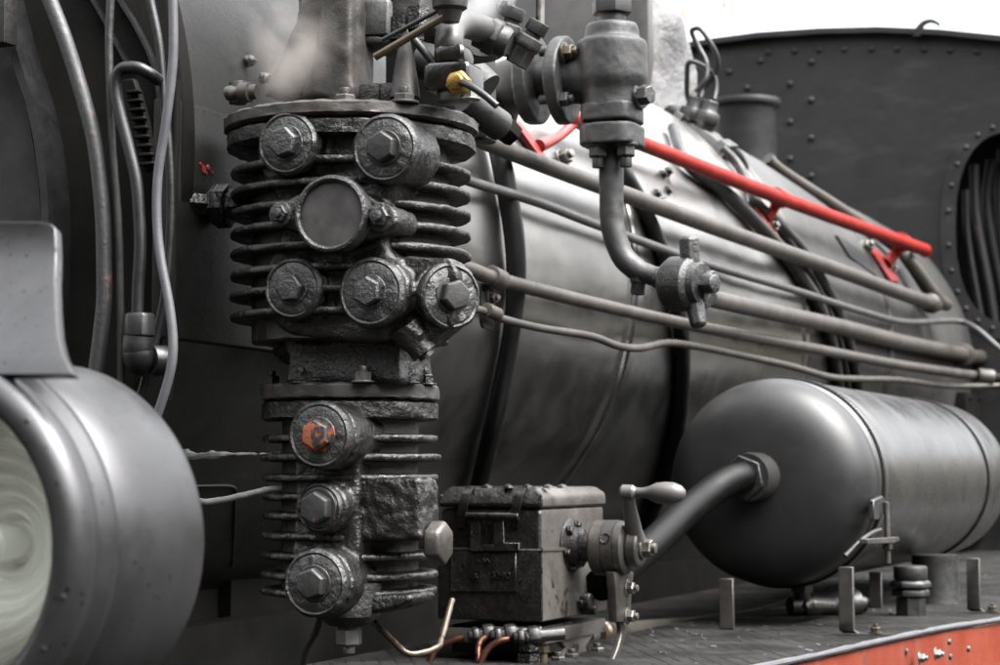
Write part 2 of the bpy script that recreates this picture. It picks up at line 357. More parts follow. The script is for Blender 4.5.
crust(b, .0015, 220); mesh('paint_splash', b, M['darkred'], sb)
# frame and saddle under the boiler
fr = thing('main_frame', 'dull black frame and saddle plates in shadow under the smokebox', 'frame', (3, 1.5, -1))
b = NB(); box(b, (2.75, 2.15, -.62), (.8, .7, 1.0)); bevel(b, .01); mesh('saddle', b, M['dirtyblack'], fr)
b = NB(); box(b, (5.5, 1.75, -.9), (9, .06, 1.3)); mesh('frame_plate', b, M['dirtyblack'], fr)
b = NB(); box(b, (6.2, 1.80, -.22), (6.4, .05, .42)); mesh('ash_guard', b, M['dirtyblack'], fr)
b = NB(); tube(b, [oncyl(x, y, SR+.001) for x, y in ((180,487),(205,486),(233,487),(235,500),(234,530),(232,566))], .0025, 8); mesh('bead', b, M['smokebox'], sb)
# buffer beam / front floor that carries the pump
b = NB(); box(b, (2.4, 1.2, -.62), (1.2, .8, .06)); bevel(b, .006); mesh('front_platform', b, M['dirtyblack'], fr)

# ================================================================== DOME, SAND DOME, CAB
dm = thing('steam_dome', 'large pale grey lumpy lagged dome on top of the boiler behind the valve', 'dome', (5.75, BY, 1.1))
b = NB(); DX = 5.72; lathe(b, (DX, BY, .95), Zv, [(0, .37), (.12, .345), (.2, .333), (.33, .33), (.40, .318), (.47, .285), (.52, .24), (.55, .18), (.57, .1), (.575, 0)], 120); 
for k in range(0): pass
bmesh.ops.subdivide_edges(b, edges=b.edges[:], cuts=1, use_grid_fill=True); crust(b, .03, 7); mesh('lagging', b, M['insul'], dm, 60)
b = NB(); q = onX(560, 40, DX-.30); 
pl = [(520,-40),(636,-40),(648,-10),(649,60),(640,128),(560,140),(500,120)]
prism(b, [onX(x, y, DX-.36) for x, y in pl], Xv*.05); bevel(b, .008); mesh('front_panel', b, M['gpipe'], dm)
sd = thing('sand_dome', 'short black round tower with a rolled rim in front of the cab', 'dome', (7.4, BY, 1.1))
c0 = onX(745, 104, 7.4); r0 = pr(31, c0); b = NB()
lathe(b, (7.4, c0.y, 1.0), Zv, [(0, r0*1.0), (c0.z-1.0-.03, r0*.98), (c0.z-1.0-.02, r0*1.0), (c0.z-1.0-.012, r0*1.13), (c0.z-1.0, r0*1.16), (c0.z-1.0+.012, r0*1.13), (c0.z-1.0+.015, r0*.95), (c0.z-.995, 0)], 64); mesh('body', b, M['sooty'], sd)
cb = thing('cab', 'tall black riveted cab front with curved roof edge and oval opening', 'cab', (8.5, BY, 0))
CX = 8.5
outer = [(560,300),(560,80),(640,56),(700,46.5),(715,44.5),(760,38.5),(820,34.5),(880,33),(940,35.5),(1000,41.5),(1060,51),(1110,62),(1125,90),(1125,560),(900,560)]
import itertools
hole = []
for k in range(28):
    t = 2*PI*k/28; q = onX(1013+58*math.copysign(abs(math.cos(t))**.8, math.cos(t)), 228+96*math.copysign(abs(math.sin(t))**.85, math.sin(t)), CX); hole.append(q)
oq = [onX(x, y, CX) for x, y in outer]
allp = oq+hole; tris = tessellate_polygon([oq, hole]); b = NB(); fv = [b.verts.new(p) for p in allp]; bv = [b.verts.new(p+Xv*.012) for p in allp]
for t in tris:
    b.faces.new([fv[i] for i in t]); b.faces.new([bv[i] for i in reversed(t)])
for s0, n in ((0, len(oq)), (len(oq), len(hole))):
    for k in range(n):
        i, j = s0+k, s0+(k+1) % n; b.faces.new((fv[i], fv[j], bv[j], bv[i]))
mesh('front_plate', b, M['sooty'], cb, 30)
# ring round the opening
b = NB(); N = 56; prs = []
for k in range(N):
    t = 2*PI*k/N; cs, sn = math.copysign(abs(math.cos(t))**.8, math.cos(t)), math.copysign(abs(math.sin(t))**.85, math.sin(t))
    i_, o_ = onX(1013+57.5*cs, 228+95.5*sn, CX), onX(1013+72*cs, 228+112*sn, CX); prs.append([b.verts.new(v) for v in (i_, i_-Xv*.012, o_-Xv*.012, o_+Xv*.002)])
for k in range(N):
    A, B = prs[k], prs[(k+1) % N]
    for j in range(4): b.faces.new((A[j], A[(j+1)%4], B[(j+1)%4], B[j]))
rg = mesh('opening_ring', b, M['sooty'], cb, 30)
for k in range(26):
    t = 2*PI*(k+.5)/26; q = onX(1013+65*math.copysign(abs(math.cos(t))**.8, math.cos(t)), 228+103*math.copysign(abs(math.sin(t))**.85, math.sin(t)), CX-.012)
    if q.y < .9: continue
    b = NB(); lathe(b, q+Xv*.002, -Xv, [(0,.013),(.006,.011),(.010,.005),(.011,0)], 12); mesh('rivet', b, M['sooty'], rg)
rv = [(729,72),(747,88),(760,61)] + [(x, 33+16+((x-880)/180)**2*9) for x in (768,794,819,844,871,897,924,950,977)]
rv += [(811,62),(790,84),(811,100),(790,122),(811,138),(790,159),(811,176),(790,196),(811,215)]
for x, y in rv:
    q = onX(x, y, CX); b = NB(); lathe(b, q+Xv*.001, -Xv, [(0,.016),(.007,.014),(.012,.007),(.013,0)], 14); mesh('rivet', b, M['sooty'], cb)
# roof sheet with rolled lip
top = [(560,78),(640,54),(715,43),(760,37),(820,33),(880,31.5),(940,34),(1000,40),(1060,49.5),(1110,60)]
b = NB(); prs = []
for x, y in top:
    q = onX(x, y, CX); prs.append([b.verts.new(v) for v in (q-Xv*.05-Zv*.012, q-Xv*.05+Zv*.012, q+Xv*1.6+Zv*.012, q+Xv*1.6-Zv*.012)])
for A, B in zip(prs, prs[1:]):
    for j in range(4): b.faces.new((A[j], A[(j+1)%4], B[(j+1)%4], B[j]))
b.faces.new(prs[0]); b.faces.new(prs[-1]); mesh('roof', b, M['sooty'], cb, 20)
b = NB(); q0 = onX(1123, 70, CX); box(b, (CX+.8, q0.y-.01, .4), (1.6, .02, 2*(q0.z-.42))); mesh('side_sheet', b, M['sooty'], cb)
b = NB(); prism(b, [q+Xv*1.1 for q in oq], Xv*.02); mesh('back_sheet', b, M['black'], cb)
# hook on the roof and two low studs
hk = [(918,36),(919,29),(924,23),(931,21),(937,23),(940,26)]
b = NB(); tube(b, [onX(x, y, CX-.02) for x, y in hk], [.019,.016,.013,.011,.009,.006], 12)
lathe(b, onX(918,37,CX-.02), Zv, [(0,.03),(.012,.028),(.015,.016),(.02,0)], 20); mesh('roof_hook', b, M['sooty'], cb)
for x, y in ((907,33.5),(951,35.5)):
    b = NB(); lathe(b, onX(x, y, CX-.02), Zv, [(0,.02),(.012,.018),(.018,.008),(.019,0)], 14); mesh('roof_stud', b, M['sooty'], cb)
# pipes inside the opening
for i, (P, rp) in enumerate((([(966,190),(968,240),(978,300),(984,330)], 4), ([(974,165),(977,220),(990,290),(996,330)], 5), ([(992,160),(987,200),(992,240),(1004,300)], 6), ([(1003,150),(1000,190),(1003,240),(1012,300)], 6))):
    b = NB(); pts = [onX(x, y, CX+.12+.05*i) for x, y in P]; tube(b, pts, pr(rp, pts[0]), 12)
    tag(mesh('hose', b, M['hose_worn'] if i % 2 else M['hose'], None, loc=pts[0]), ['thin hose nearest the left edge inside the cab front opening','second hose from the left inside the cab front opening','thick worn hose in the middle of the cab front opening','thick hose at the right edge of the cab front opening'][i], 'hose', 'hoses inside the cab front opening')
# firebox side casing low in front of cab
fb = thing('firebox_casing', 'dark riveted box casing low beside the boiler where pipes end at the cab', 'casing', (7.9, 1.4, 0))
b = NB(); q = onY(966, 392, 1.42); box(b, (q.x+.75, 1.60, q.z-.30), (1.5, .36, .6)); bevel(b, .006); mesh('box', b, M['dirtyblack'], fb)
for k in range(6):
    q1 = onY(970+k*9, 398+k*.5, 1.418); b = NB(); lathe(b, q1, -Yv, [(0,.012),(.006,.01),(.009,0)], 12); mesh('rivet', b, M['dirtyblack'], fb)
b = NB(); q = onY(985, 360, 1.50); box(b, (q.x+.3, 1.62, q.z+.05), (.9, .25, .34)); bevel(b, .01); mesh('upper_box', b, M['dirtyblack'], fb)

# ================================================================== PIPES ALONG THE BOILER
def pipe(name, label, cat, P, Y, rpx, mat, grp=None, mode='Y', seg=16, wob=.0, parent=None, n=8):
    pts = []
    for q in P:
        if len(q) == 3: pts.append(onY(q[0], q[1], q[2]) if mode == 'Y' else onX(q[0], q[1], q[2]))
        else: pts.append(onY(q[0], q[1], Y) if mode == 'Y' else onX(q[0], q[1], Y))
    rp = rpx if isinstance(rpx, (list, tuple)) else [rpx]*len(P)
    rl = [pr(r, p) for r, p in zip(rp, pts)]
    if not isinstance(rpx, (list, tuple)): rl = [sum(rl)/len(rl)]*len(rl)
    bb = NB(); tube(bb, pts, rl, seg, n, wob=wob)
    o = mesh(name, bb, mat, parent, loc=pts[0])
    if not parent: tag(o, label, cat, grp)
    return o, pts
G1 = 'pipes running along the boiler side'
tA = thing('boiler_pipe', 'thick dusty grey pipe highest on the boiler side, under the red handrail', 'pipe', onY(480,140,1.42), G1)
pipe('tube', 0, 0, [(455,130),(480,140),(560,171),(640,200),(740,236.5),(840,271),(900,293),(932,303.5)], 1.40, [8.5,8.5,8.5,8.5,8,7.5,7.2,7.2], M['pipe'], parent=tA)
qa = onY(931,303.5,1.40); da = (onY(931,303.5,1.40)-onY(840,271,1.40)).normalized(); b = NB(); lathe(b, qa-da*.03, da, [(0,0),(0,.028),(.006,.036),(.012,.036),(.015,.028),(.03,.028),(.034,.037),(.044,.037),(.048,.026),(.12,.026),(.13,.018),(.13,0)], 28); mesh('union', b, M['pipe'], tA)
b = NB(); q = onY(603, 186, 1.40); cyl(b, q-da*.03, da, pr(9, q), .09, 24); mesh('sleeve', b, M['pipe'], tA)
tB = thing('boiler_pipe', 'thin grey pipe running just below the thickest pipe on the boiler', 'pipe', onY(475,183,1.42), G1)
pipe('tube', 0, 0, [(462,178),(475,183),(540,203),(600,226),(700,262),(800,292),(860,311),(905,322),(955,321,1.38),(975,328,1.30),(1000,349,1.20),(1030,372,1.08)], 1.415, [5.2,5.2,5,4.8,4.4,3.8,3.5,3.3,3,3,3,3], M['gpipe'], parent=tB)
tC = thing('boiler_pipe', 'thick grey pipe starting at the cross handled cock and ending in an elbow', 'pipe', onY(712,298,1.30), G1)
_, pc = pipe('tube', 0, 0, [(708,297,1.27),(722,301,1.29),(780,314,1.36),(840,327,1.41),(900,342,1.42),(962,354.5,1.42),(980,357,1.42),(987,350,1.42),(990,338,1.42)], 0, [9,9,8.6,8.2,8,7.6,7.2,7,6.6], M['pipe'], parent=tC)
b = NB(); q = onY(963,355,1.42); dc = (q-onY(900,342,1.42)).normalized(); lathe(b, q-dc*.02, dc, [(0,0),(0,.034),(.005,.045),(.014,.045),(.018,.036),(.03,.036),(.034,.047),(.044,.047),(.048,.034),(.07,.034),(.07,0)], 28); mesh('union', b, M['pipe'], tC)
tD = thing('boiler_pipe', 'straight medium pipe leaving the clamp beside the pump at mid boiler height', 'pipe', onY(470,268,1.41), G1)
pipe('tube', 0, 0, [(440,262),(470,269),(500,280),(600,305),(700,327),(800,346),(900,365),(985,377,1.31),(1030,381,1.10)], 1.405, [7.5,7.5,7.5,6.8,6,5.5,5,4.8,4.8], M['pipe'], parent=tD)
b = NB(); q = onY(978,376.3,1.318); cyl(b, q, (onY(1000,378.5,1.24)-q), .032, .06, 20); mesh('union', b, M['pipe'], tD)
tE = thing('boiler_pipe', 'lowest thin wavy pipe on the boiler, passing above the tank', 'pipe', onY(475,310,1.41), G1)
pipe('tube', 0, 0, [(455,306),(480,310),(503,319),(540,328),(590,336),(618,346),(640,348),(668,343),(700,347),(740,355),(790,366),(830,377),(860,379),(900,380),(950,386,1.38),(1000,386,1.24),(1030,388,1.10)], 1.41, [4.2,4.2,4.2,4.1,4,4,4,3.9,3.8,3.7,3.5,3.3,3.2,3,2.8,2.8,2.8], M['pipe'], parent=tE)
# double clamp at the pump end
cl = thing('pipe_clamp', 'small double pipe clamp holding two pipes beside the pump', 'clamp', onY(488,295,1.42))
b = NB(); prism(b, [onY(x, y, 1.425) for x, y in ((482,283),(494,286),(495,325),(492,330),(484,328),(482,322))], (0,.006,0)); bevel(b, .0015); mesh('strap', b, M['ipipe'], cl)
for x, y, rr in ((495,277.5,10.5),(491,311.5,7)):
    q = onY(x, y, 1.405); b = NB(); cyl(b, q-Vector((1,0,-.1))*.02, Vector((1,0,-.1)), pr(rr, q), .05, 24); mesh('collar', b, M['pipe'], cl)
q = onY(491,298,1.42); bolt('bolt', q, (-.2,-1,0), .010, M['pipe'], cl)
# pipe over the boiler shoulder to the upper union
pipe('shoulder_pipe', 'grey pipe slanting over the boiler shoulder beside the cab front', 'pipe', [(768,158,1.75),(783,172,1.72),(840,209,1.62),(895,246,1.52),(910,262,1.47),(926,285,1.43),(938,300,1.41),(946,305,1.40)], 0, [6,6,6.2,6.5,7,7.5,7.5,6.5], M['pipe'])
# hoses wrapped round the boiler
def wrap(label, P, rpx, mat, lift=.02, grp='hoses bent round the boiler', cat='hose'):
    pts = [oncyl(x, y, BR+lift) for x, y in P]; rp = rpx if isinstance(rpx, (list, tuple)) else [rpx]*len(P)
    rl = [pr(r, p) for r, p in zip(rp, pts)]
    bb = NB(); tube(bb, pts, rl, 16); return tag(mesh('wrapped_hose', bb, mat, None, loc=pts[0]), label, cat, grp)
wrap('thick black hose bent round the boiler right beside the pump', [(476,60),(490,115),(503,170),(514,235),(516,285),(511,335),(499,400),(488,448),(478,490),(470,520)], [10,10,10.5,10.5,10,9,9.5,9.5,9,8], M['hose'], .022)
wrap('black hose round the boiler behind the bent valve pipe', [(600,120),(625,172),(640,200),(658,240),(674,290),(682,345),(681,400),(673,450),(655,505),(640,535)], [7.5,7.5,7.5,7.5,8,8,8,8,7.5,7], M['hose'], .018)
wrap('first black pipe of the pair curving over the boiler middle', [(673,128),(680,150),(690,167),(718,186),(750,216),(783,252),(805,283),(819,306),(832,345),(838,385),(840,400)], [5.5,5.5,6,7,7,7,7,6.5,6,6,6], M['ipipe'], .02)
wrap('second black pipe of the pair, nearer the cab', [(722,148),(740,168),(755,200),(778,223),(800,247),(820,278),(836,308),(848,340),(857,380),(860,400)], [5,5,5,5.5,6,6,6,5.5,5,5], M['ipipe'], .018)
wrap('thin pipe squeezed between the paired black boiler pipes', [(775,222),(797,252),(815,283),(830,315),(842,350),(849,395)], [3,3,3.4,3.5,3.3,3], M['ipipe'], .012)
# red handrail
hr = thing('red_handrail', 'bright red handrail on three red stanchions along the boiler', 'handrail', onY(640,140,1.44))
HP = [(573,119,1.46),(640,143,1.455),(779,197.5,1.45),(902,242,1.44),(925,250,1.44)]
pipe('rail', 0, 0, HP, 0, [7.5,7.6,7.2,6.6,6.3], M['red'], parent=hr, n=3)
q = onY(925.5,250.5,1.44); b = NB(); lathe(b, q, (Vector((1,0,0))), [(0,.027),(.012,.024),(.02,.012),(.022,0)], 20); mesh('end_cap', b, M['red'], hr)
for jx, jy, foot, pad in ((577,119,(539,146),((514,120),(521,121),(552,163),(545,163))), (779,197.5,(766,217),((757,207),(764,207),(780,238),(772,236))), (902,242,(886,263),((871,249),(878,249),(900,281),(892,281)))):
    st = thing('x', '', ''); st.name = 'stanchion'; del st['label']; del st['category']; st.parent = hr; 
    j = onY(jx, jy, 1.455); f = oncyl(*foot, BR+.012); st.location = f-Vector(hr.location)
    b = NB(); tube(b, [f, (f+j)/2+Vector((.01,0,-.005)), j], [pr(7, f), pr(5, f), pr(6.5, f)], 14); mesh('arm', b, M['darkred'] if jx < 600 else M['red'], st)
    b = NB(); cyl(b, j-Vector((.04,0,0)), (1, 0, -.02), pr(8.8, j), .08, 22); mesh('boss', b, M['darkred'] if jx < 600 else M['red'], st)
    aa = Vector((0, f.y-BY, f.z-BZ)).normalized()
    b = NB(); prism(b, [oncyl(x, y, BR+.014) for x, y in pad], -aa*.014); bevel(b, .003); mesh('foot', b, M['darkred'], st)
for x, y, s_ in ((562,158,8),(753,206,6),(770,228,6),(865,248,6),(890,270,5)):
    f = oncyl(x, y, BR+.002); aa = Vector((0, f.y-BY, f.z-BZ)).normalized(); bolt('bolt', f, aa+Vector((-.3,0,0)), pr(s_, f), M['steel'], hr)
# ================================================================== AIR PUMP
PB = R(4); PVv = Vector((math.cos(PB), math.sin(PB), 0)); PU = Vector((math.sin(PB), -math.cos(PB), 0))
PO = ray(331, 214)*2.50
def h(px, py, c=0.0):
    d = ray(px, py); return d*((PO.dot(PVv)+c)/d.dot(PVv))
PC = h(350, 470, .17)                       # cylinder axis (x, y)
PAX = Vector((PC.x, PC.y, 0))
def zf(py, c=0.0, px=350): return h(px, py, c).z
def pax(z): return Vector((PAX.x, PAX.y, z))
pu = thing('air_pump', 'grease covered black two stage air pump with finned cylinders and six big hex plugs', 'pump', (PC.x, PC.y, zf(640, .1)))
def disc(z0, z1, r, mat, name='flange', seg=120, amp=.0015, parent=pu, e=.003, sc=55, label=None):
    b = NB(); n = 5
    prof = [(z0, 0), (z0, r*.5), (z0, r*.8), (z0, r-e), (z0+e*.6, r)] + [(z0+(z1-z0)*k/n, r) for k in range(1, n)] + [(z1-e*.6, r), (z1, r-e), (z1, r*.8), (z1, r*.5), (z1, 0)]
    lathe(b, (PAX.x, PAX.y, 0), Zv, prof, seg)
    if amp: crust(b, amp, sc, z0*31)
    return mesh(name, b, mat, parent, 50, label=label)
# --- top flanges
zt, zm, zb = zf(96), zf(112.5), zf(148, .17, 476)
disc(zm+.001, zt, .170, M['cast'], 'head_flange', 180, .0022, e=.006)
disc(zb, zm-.0005, .166, M['grease'], 'cylinder_flange', 180, .002, e=.006)
# --- upper core and fins
z_lo = zf(340)
disc(z_lo+.006, zb+.002, .131, M['cast'], 'cylinder', 140, .002)
def fin(z, r, t=.0105, mat=None, amp=.0013, c=None):
    b = NB(); o = c or PAX
    lathe(b, (o.x, o.y, z), Zv, [(-t*.7, .05), (-t*.65, r*.75), (-t*.55, r*.88), (-t*.5, r-.005), (-t*.42, r-.0015), (-t*.2, r), (t*.2, r), (t*.42, r-.0015), (t*.5, r-.005), (t*.55, r*.88), (t*.65, r*.75), (t*.7, .05)], 220)
    for v in b.verts:
        q = Vector((v.co.x-o.x, v.co.y-o.y, 0))
        if q.length > r*.9:
            k = noise.noise(v.co*38+Vector((0,0,z*90)))+.6*noise.noise(v.co*95); v.co += q.normalized()*k*amp*1.6; v.co.z += noise.noise(v.co*60+Vector((5,2,1)))*.0007
    return mesh('cooling_fin', b, mat or M['grease'], pu, 60)
for y in (170.5, 191.5, 212, 232, 252.5, 274, 295, 316):
    fin(zf(y, .17, 470), .160)
# --- valve chest: one lumpy casting
def boss(b, px, py, rp, c0, c1, k=1.0, u=0):
    o = h(px, py, c0); r = rp*2.5/FPX*k
    cyl(b, o, PVv+PU*u, r, c1-c0, 40, .06)
b = NB()
out = [(262,122),(300,112),(345,116),(390,114),(400,128),(402,160),(394,190),(384,210),(386,250),(400,262),(404,300),(398,330),(380,342),(350,342),(300,338),(276,330),(262,300),(266,262),(278,240),(280,205),(266,184),(255,160)]
b2 = NB()
prism(b, [h(x, y, .034) for x, y in out], PVv*.13); bevel(b, .014, 3)
boss(b, 291, 143, 34, .016, .095); boss(b, 388, 149, 35, .020, .095); boss(b, 298, 290, 31, .022, .095); boss(b, 376, 293, 35, .020, .095)
boss(b, 333, 214, 30, -.004, .12)
b.faces.ensure_lookup_table()
# right boss, turned outwards
BA = R(54); bv = Vector((math.cos(BA), math.sin(BA), 0)); q5 = h(452, 296, .055)
cyl(b, q5+bv*.016, bv, .043, .12, 40, .06)
prism(b, [h(x, y, .05) for x, y in ((395,256),(450,258),(458,275),(452,325),(425,346),(395,345))], PVv*.05)
# ears of the strainer cover
for x, y, r in ((283,214,12.5),(384,218,14)):
    boss(b, x, y, r, .004, .08)
prism(b, [h(x, y, .006) for x, y in ((283,201),(333,178),(384,204),(384,232),(333,251),(283,226))], PVv*.05)
ch = casting(mesh('valve_chest', b, M['grease'], pu), .0032, 7, .0055, .022)
# screwed caps with hex plugs
def cap(px, py, rp, c, mat, plugmat, hexr, rot=0.0, a=None, o=None, t=.017, label=None, hx=0, hy=0):
    a = a or PVv; o = o or h(px, py, c); r = 1.04*rp*depth(o)/FPX
    b = NB(); lathe(b, o, a, [(0, 0), (0, r*.5), (.0, r*.78), (.0015, r*.84), (0, r*.9), (.003, r*.98), (.006, r), (t-.003, r), (t, r*.97), (t+.001, r*.9), (t+.006, r*.9), (t+.007, 0)], 64); crust(b, .002, 60, px*.1)
    k = mesh('screw_cap', b, mat, pu, 40, label=label)
    b = NB(); hr = hexr*depth(o)/FPX; s = o+PU*(hx*.001)+Zv*(hy*.001)
    cyl(b, s+a*.001, -a, hr*1.16, .003, 28); hexn(b, s+a*.001, -a, hr, hr*.85, rot); bevel(b, hr*.05, 2, 40); crust(b, .0006, 150)
    mesh('hex_plug', b, plugmat, k, 30)
    return k
cap(286, 143, 31, .0, M['cap'], M['cap'], 16, .25)
cap(384, 148, 34, .003, M['cap'], M['plug_red'], 16, .45, label='cap whose hex plug has a smear of red paint')
cap(292, 288.5, 30, .006, M['cap'], M['cap'], 14.5, .1)
cap(370, 292, 34, .002, M['cap'], M['cap'], 15.5, .5)
cap(0, 0, 33, 0, M['cap'], M['plug_rusty'], 16, .3, a=bv, o=q5, label='cap turned outwards on the right side of the chest')
# strainer cover
o = h(330, 213.5, -.020); r = 39.5*2.48/FPX
b = NB(); lathe(b, o, PVv, [(.004, r*.83), (.0, r*.84), (-.002, r*.90), (-.001, r*.96), (.003, r), (.020, r), (.024, r*.97), (.03, r*.9), (.03, r*.8)], 80, caps=False); crust(b, .0006, 80); sc_ = mesh('strainer_ring', b, M['cap'], pu)
b = NB(); lathe(b, o+PVv*.004, PVv, [(0, 0), (.0, r*.4), (.0006, r*.84), (.004, r*.84), (.004, 0)], 64); mesh('gauze', b, M['gauze'], sc_)
bolt('ear_nut', h(281, 214, -.002), -PVv, .0115, M['cap'], pu, h=.008); bolt('ear_nut', h(381, 217, -.004), -PVv, .0135, M['cap'], pu, h=.009)
# small pad between the lower caps, grease nipple
# --- left side fitting
f0 = h(262, 208, .19); b = NB(); a = -PU*.98+PVv*-.12
q = h(222, 206, .15)
lathe(b, q, PU, [(-.052, 0), (-.052, .017), (-.040, .019), (-.040, .026), (-.026, .027), (-.026, .020), (-.012, .021), (-.010, .030), (.012, .030), (.014, .022), (.06, .022), (.06, 0)], 8, .2); bevel(b, .0015, 1, 50); crust(b, .0015, 90); mesh('side_union', b, M['tar'], pu)
b = NB(); hexn(b, h(203, 205, .13), -PU*.5-PVv*.8, .016, .03); mesh('side_plug', b, M['tar'], pu)
# --- waist, intermediate flanges
zfl = zf(398.5, .05); zft = zf(381.5, .05); zfb = zf(418, .05)
b = NB(); lathe(b, (PAX.x, PAX.y, 0), Zv, [(zft-.002, 0), (zft-.002, .085), (zft+.01, .078), (zft+.03, .075), (z_lo-.02, .09), (z_lo+.0, .11), (z_lo, 0)], 60)
prism(b, [h(x, y, .07) for x, y in ((282,335),(402,335),(398,360),(402,384),(284,384),(288,360))], PVv*.12)
casting(mesh('waist', b, M['tar'], pu), .005, 5, .005, .03)
disc(zfl+.0008, zft, .118, M['cast'], 'flange', 140, .0022, e=.004); disc(zfb, zfl-.0008, .1165, M['grease'], 'flange', 140, .0022, e=.004)
for px, c in ((272,.14),(301,.07),(363,.062),(408,.11),(425,.16),(330,.25)):
    o = h(px, 380, c); o.z = zft-.001; bolt('flange_bolt', o, Zv, .0115, M['grease'] if px != 363 else M['steel'], pu, h=.012, stud=True)
b = NB(); lathe(b, h(424, 352, .06), Vector((.25,-.5,-.8)), [(-.04,0),(-.04,.024),(-.02,.022),(-.012,.017),(.002,.017),(.002,.011),(.008,.011),(.008,0)], 20); crust(b, .003, 60); mesh('drain_nozzle', b, M['grease'], pu)
# --- lower cylinder
zlb = zf(612, .05)
disc(zlb+.02, zfb+.001, .090, M['cast'], 'lower_cylinder', 100, .002)
for y in (438.5, 457.5, 478, 497, 516, 536, 556, 575.5, 592):
    fin(zf(y, .17, 440), .116 if y != 457.5 else .120, .0100, M['grease'], .0015)
b = NB()
prism(b, [h(x, y, .062) for x, y in ((300,404),(352,404),(358,440),(360,600),(345,612),(300,610),(292,560),(294,450))], PVv*.1); bevel(b, .008, 3)
boss(b, 325, 436, 34, .022, .14); boss(b, 323, 508, 26, .036, .14); boss(b, 320, 584, 35, .022, .14)
casting(mesh('lower_valve_chest', b, M['grease'], pu), .0032, 7, .005, .02)
b = NB(); prism(b, [h(x, y, .070) for x, y in ((345,478),(418,478),(420,490),(420,541),(345,541))], PVv*.07); bevel(b, .006, 3)
casting(mesh('side_block', b, M['grease'], pu), .0032, 4, .007, .012)
b = NB(); prism(b, [h(x, y, .075) for x, y in ((300,598),(408,594),(412,600),(396,610),(360,616),(310,612))], PVv*.09); bevel(b, .004, 2)
casting(mesh('bottom_cover', b, M['tar'], pu), .004, 4, .005, .02)
cap(318.5, 435, 33, .008, M['cap'], M['plug_orange'], 16, .55, label='upper cap whose hex plug is bright orange')
cap(318.5, 508, 24, .028, M['cap'], M['plug_rusty'], 17, .5, t=.008)
cap(314, 583.5, 33, .008, M['cap'], M['plug_rusty'], 16, .35)
b = NB(); zq = zf(606, .09); o = h(349, 606, .09)
lathe(b, o, -Zv, [(-.03, 0), (-.03, .042), (.0, .042), (.012, .040), (.024, .026), (.026, .014), (.034, .014), (.034, 0)], 28); crust(b, .0015, 60); mesh('drain_boss', b, M['cap'], pu)
b = NB(); hexn(b, o-Zv*.030, -Zv, .017, .020, .3); cyl(b, o-Zv*.05, -Zv, .008, .010, 14); mesh('drain_plug', b, M['steel'], pu)
b = NB(); o = h(431, 543, .11); hexn(b, o, PU-PVv*.05, .029, .022, .5); bevel(b, .002, 1, 40); mesh('side_hex_plug', b, M['turned'], pu, 30)
# --- upper centre casting
b = NB(); o = h(347, 95, .10)
lathe(b, (o.x, o.y, zt-.005), Zv, [(0, .038), (.012, .028), (.03, .0235), (.20, .0225), (.26, .026), (.26, 0)], 40, sx=1.0)
prism(b, [h(x, y, .11) for x, y in ((262,96),(268,80),(280,52),(293,28),(300,0),(304,-30),(345,-30),(345,97))], PVv*.08)
prism(b, [h(x, y, .07) for x, y in ((300,97),(312,60),(318,20),(322,-30),(350,-30),(352,97))], PVv*.08)
prism(b, [h(x, y, .13) for x, y in ((300,20),(420,22),(425,-40),(290,-40))], PVv*.10)
casting(mesh('centre_casting', b, M['cast'], pu), .0045, 8, .006, .03)
for px, c in ((345,.045),(404,.062),(262,.12)):
    o = h(px, 92, c); o.z = zt-.002; bolt('head_bolt', o, Zv, .0145, M['cast'], pu, h=.010)
b = NB(); o = h(405, 90, .075); lathe(b, (o.x, o.y, zt+.008), Zv, [(0, 0), (0, .020), (.01, .0185), (.05, .012), (.085, .005), (.092, .0025), (.094, 0)], 24); crust(b, .0012, 60); mesh('taper_spindle', b, M['cast'], pu)
for x, y, s_ in ((373,78,11),(384,80,9)):
    b = NB(); o = h(x, 93, .09); o.z = zt-.002; box(b, o+Zv*.016, (.026*s_/11, .030, .034)); bevel(b, .004, 2); mesh('cotter_block', b, M['grease'], pu)
# big nut and dark gland above
b = NB(); o = h(378, 42, .16); hexn(b, o, Zv, .048, .052, .2); cyl(b, o-Zv*.012, Zv, .040, .014); bevel(b, .002, 1, 40); mesh('gland_nut', b, M['ipipe'], pu, 30)
b = NB(); o = h(400, 22, .26); cyl(b, o, Zv, .085, .12, 40); mesh('gland', b, M['tar'], pu)
for x, y in ((402,40),(418,30)):
    b = NB(); o = h(x, y, .14); lathe(b, o, Zv, [(-.02,0),(-.02,.008),(.0,.009),(.0,.016),(.03,.016),(.03,0)], 6); mesh('stud_nut', b, M['tar'], pu, 30)
# lever rods over the head
rr = thing('linkage_rod', 'thin brown rod slanting upward over the pump head', 'rod', h(375, 58, .04))
b = NB(); tube(b, [h(375, 57, .05), h(444, 17, .05)], .0050, 12, smooth=False); mesh('rod', b, M['rodbrown'], rr)
b = NB(); tube(b, [h(382, 40, .07), h(441, 9, .07)], .0030, 10, smooth=False); mesh('thin_rod', b, M['ipipe'], rr)
b = NB(); lathe(b, h(450, 16, .06), Zv, [(-.01,0),(-.008,.012),(.006,.016),(.01,.022),(.03,.024),(.034,.018),(.05,.02),(.05,0)], 18); mesh('knuckle', b, M['ipipe'], rr)
b = NB(); tube(b, [h(411, 36, .09), h(437, 67, .09), h(446, 80, .09)], .0052, 12); tag(mesh('oil_wire', b, M['ipipe'], loc=h(411, 36, .09)), 'short shiny black wire slanting down into the connector on the pump head', 'wire')
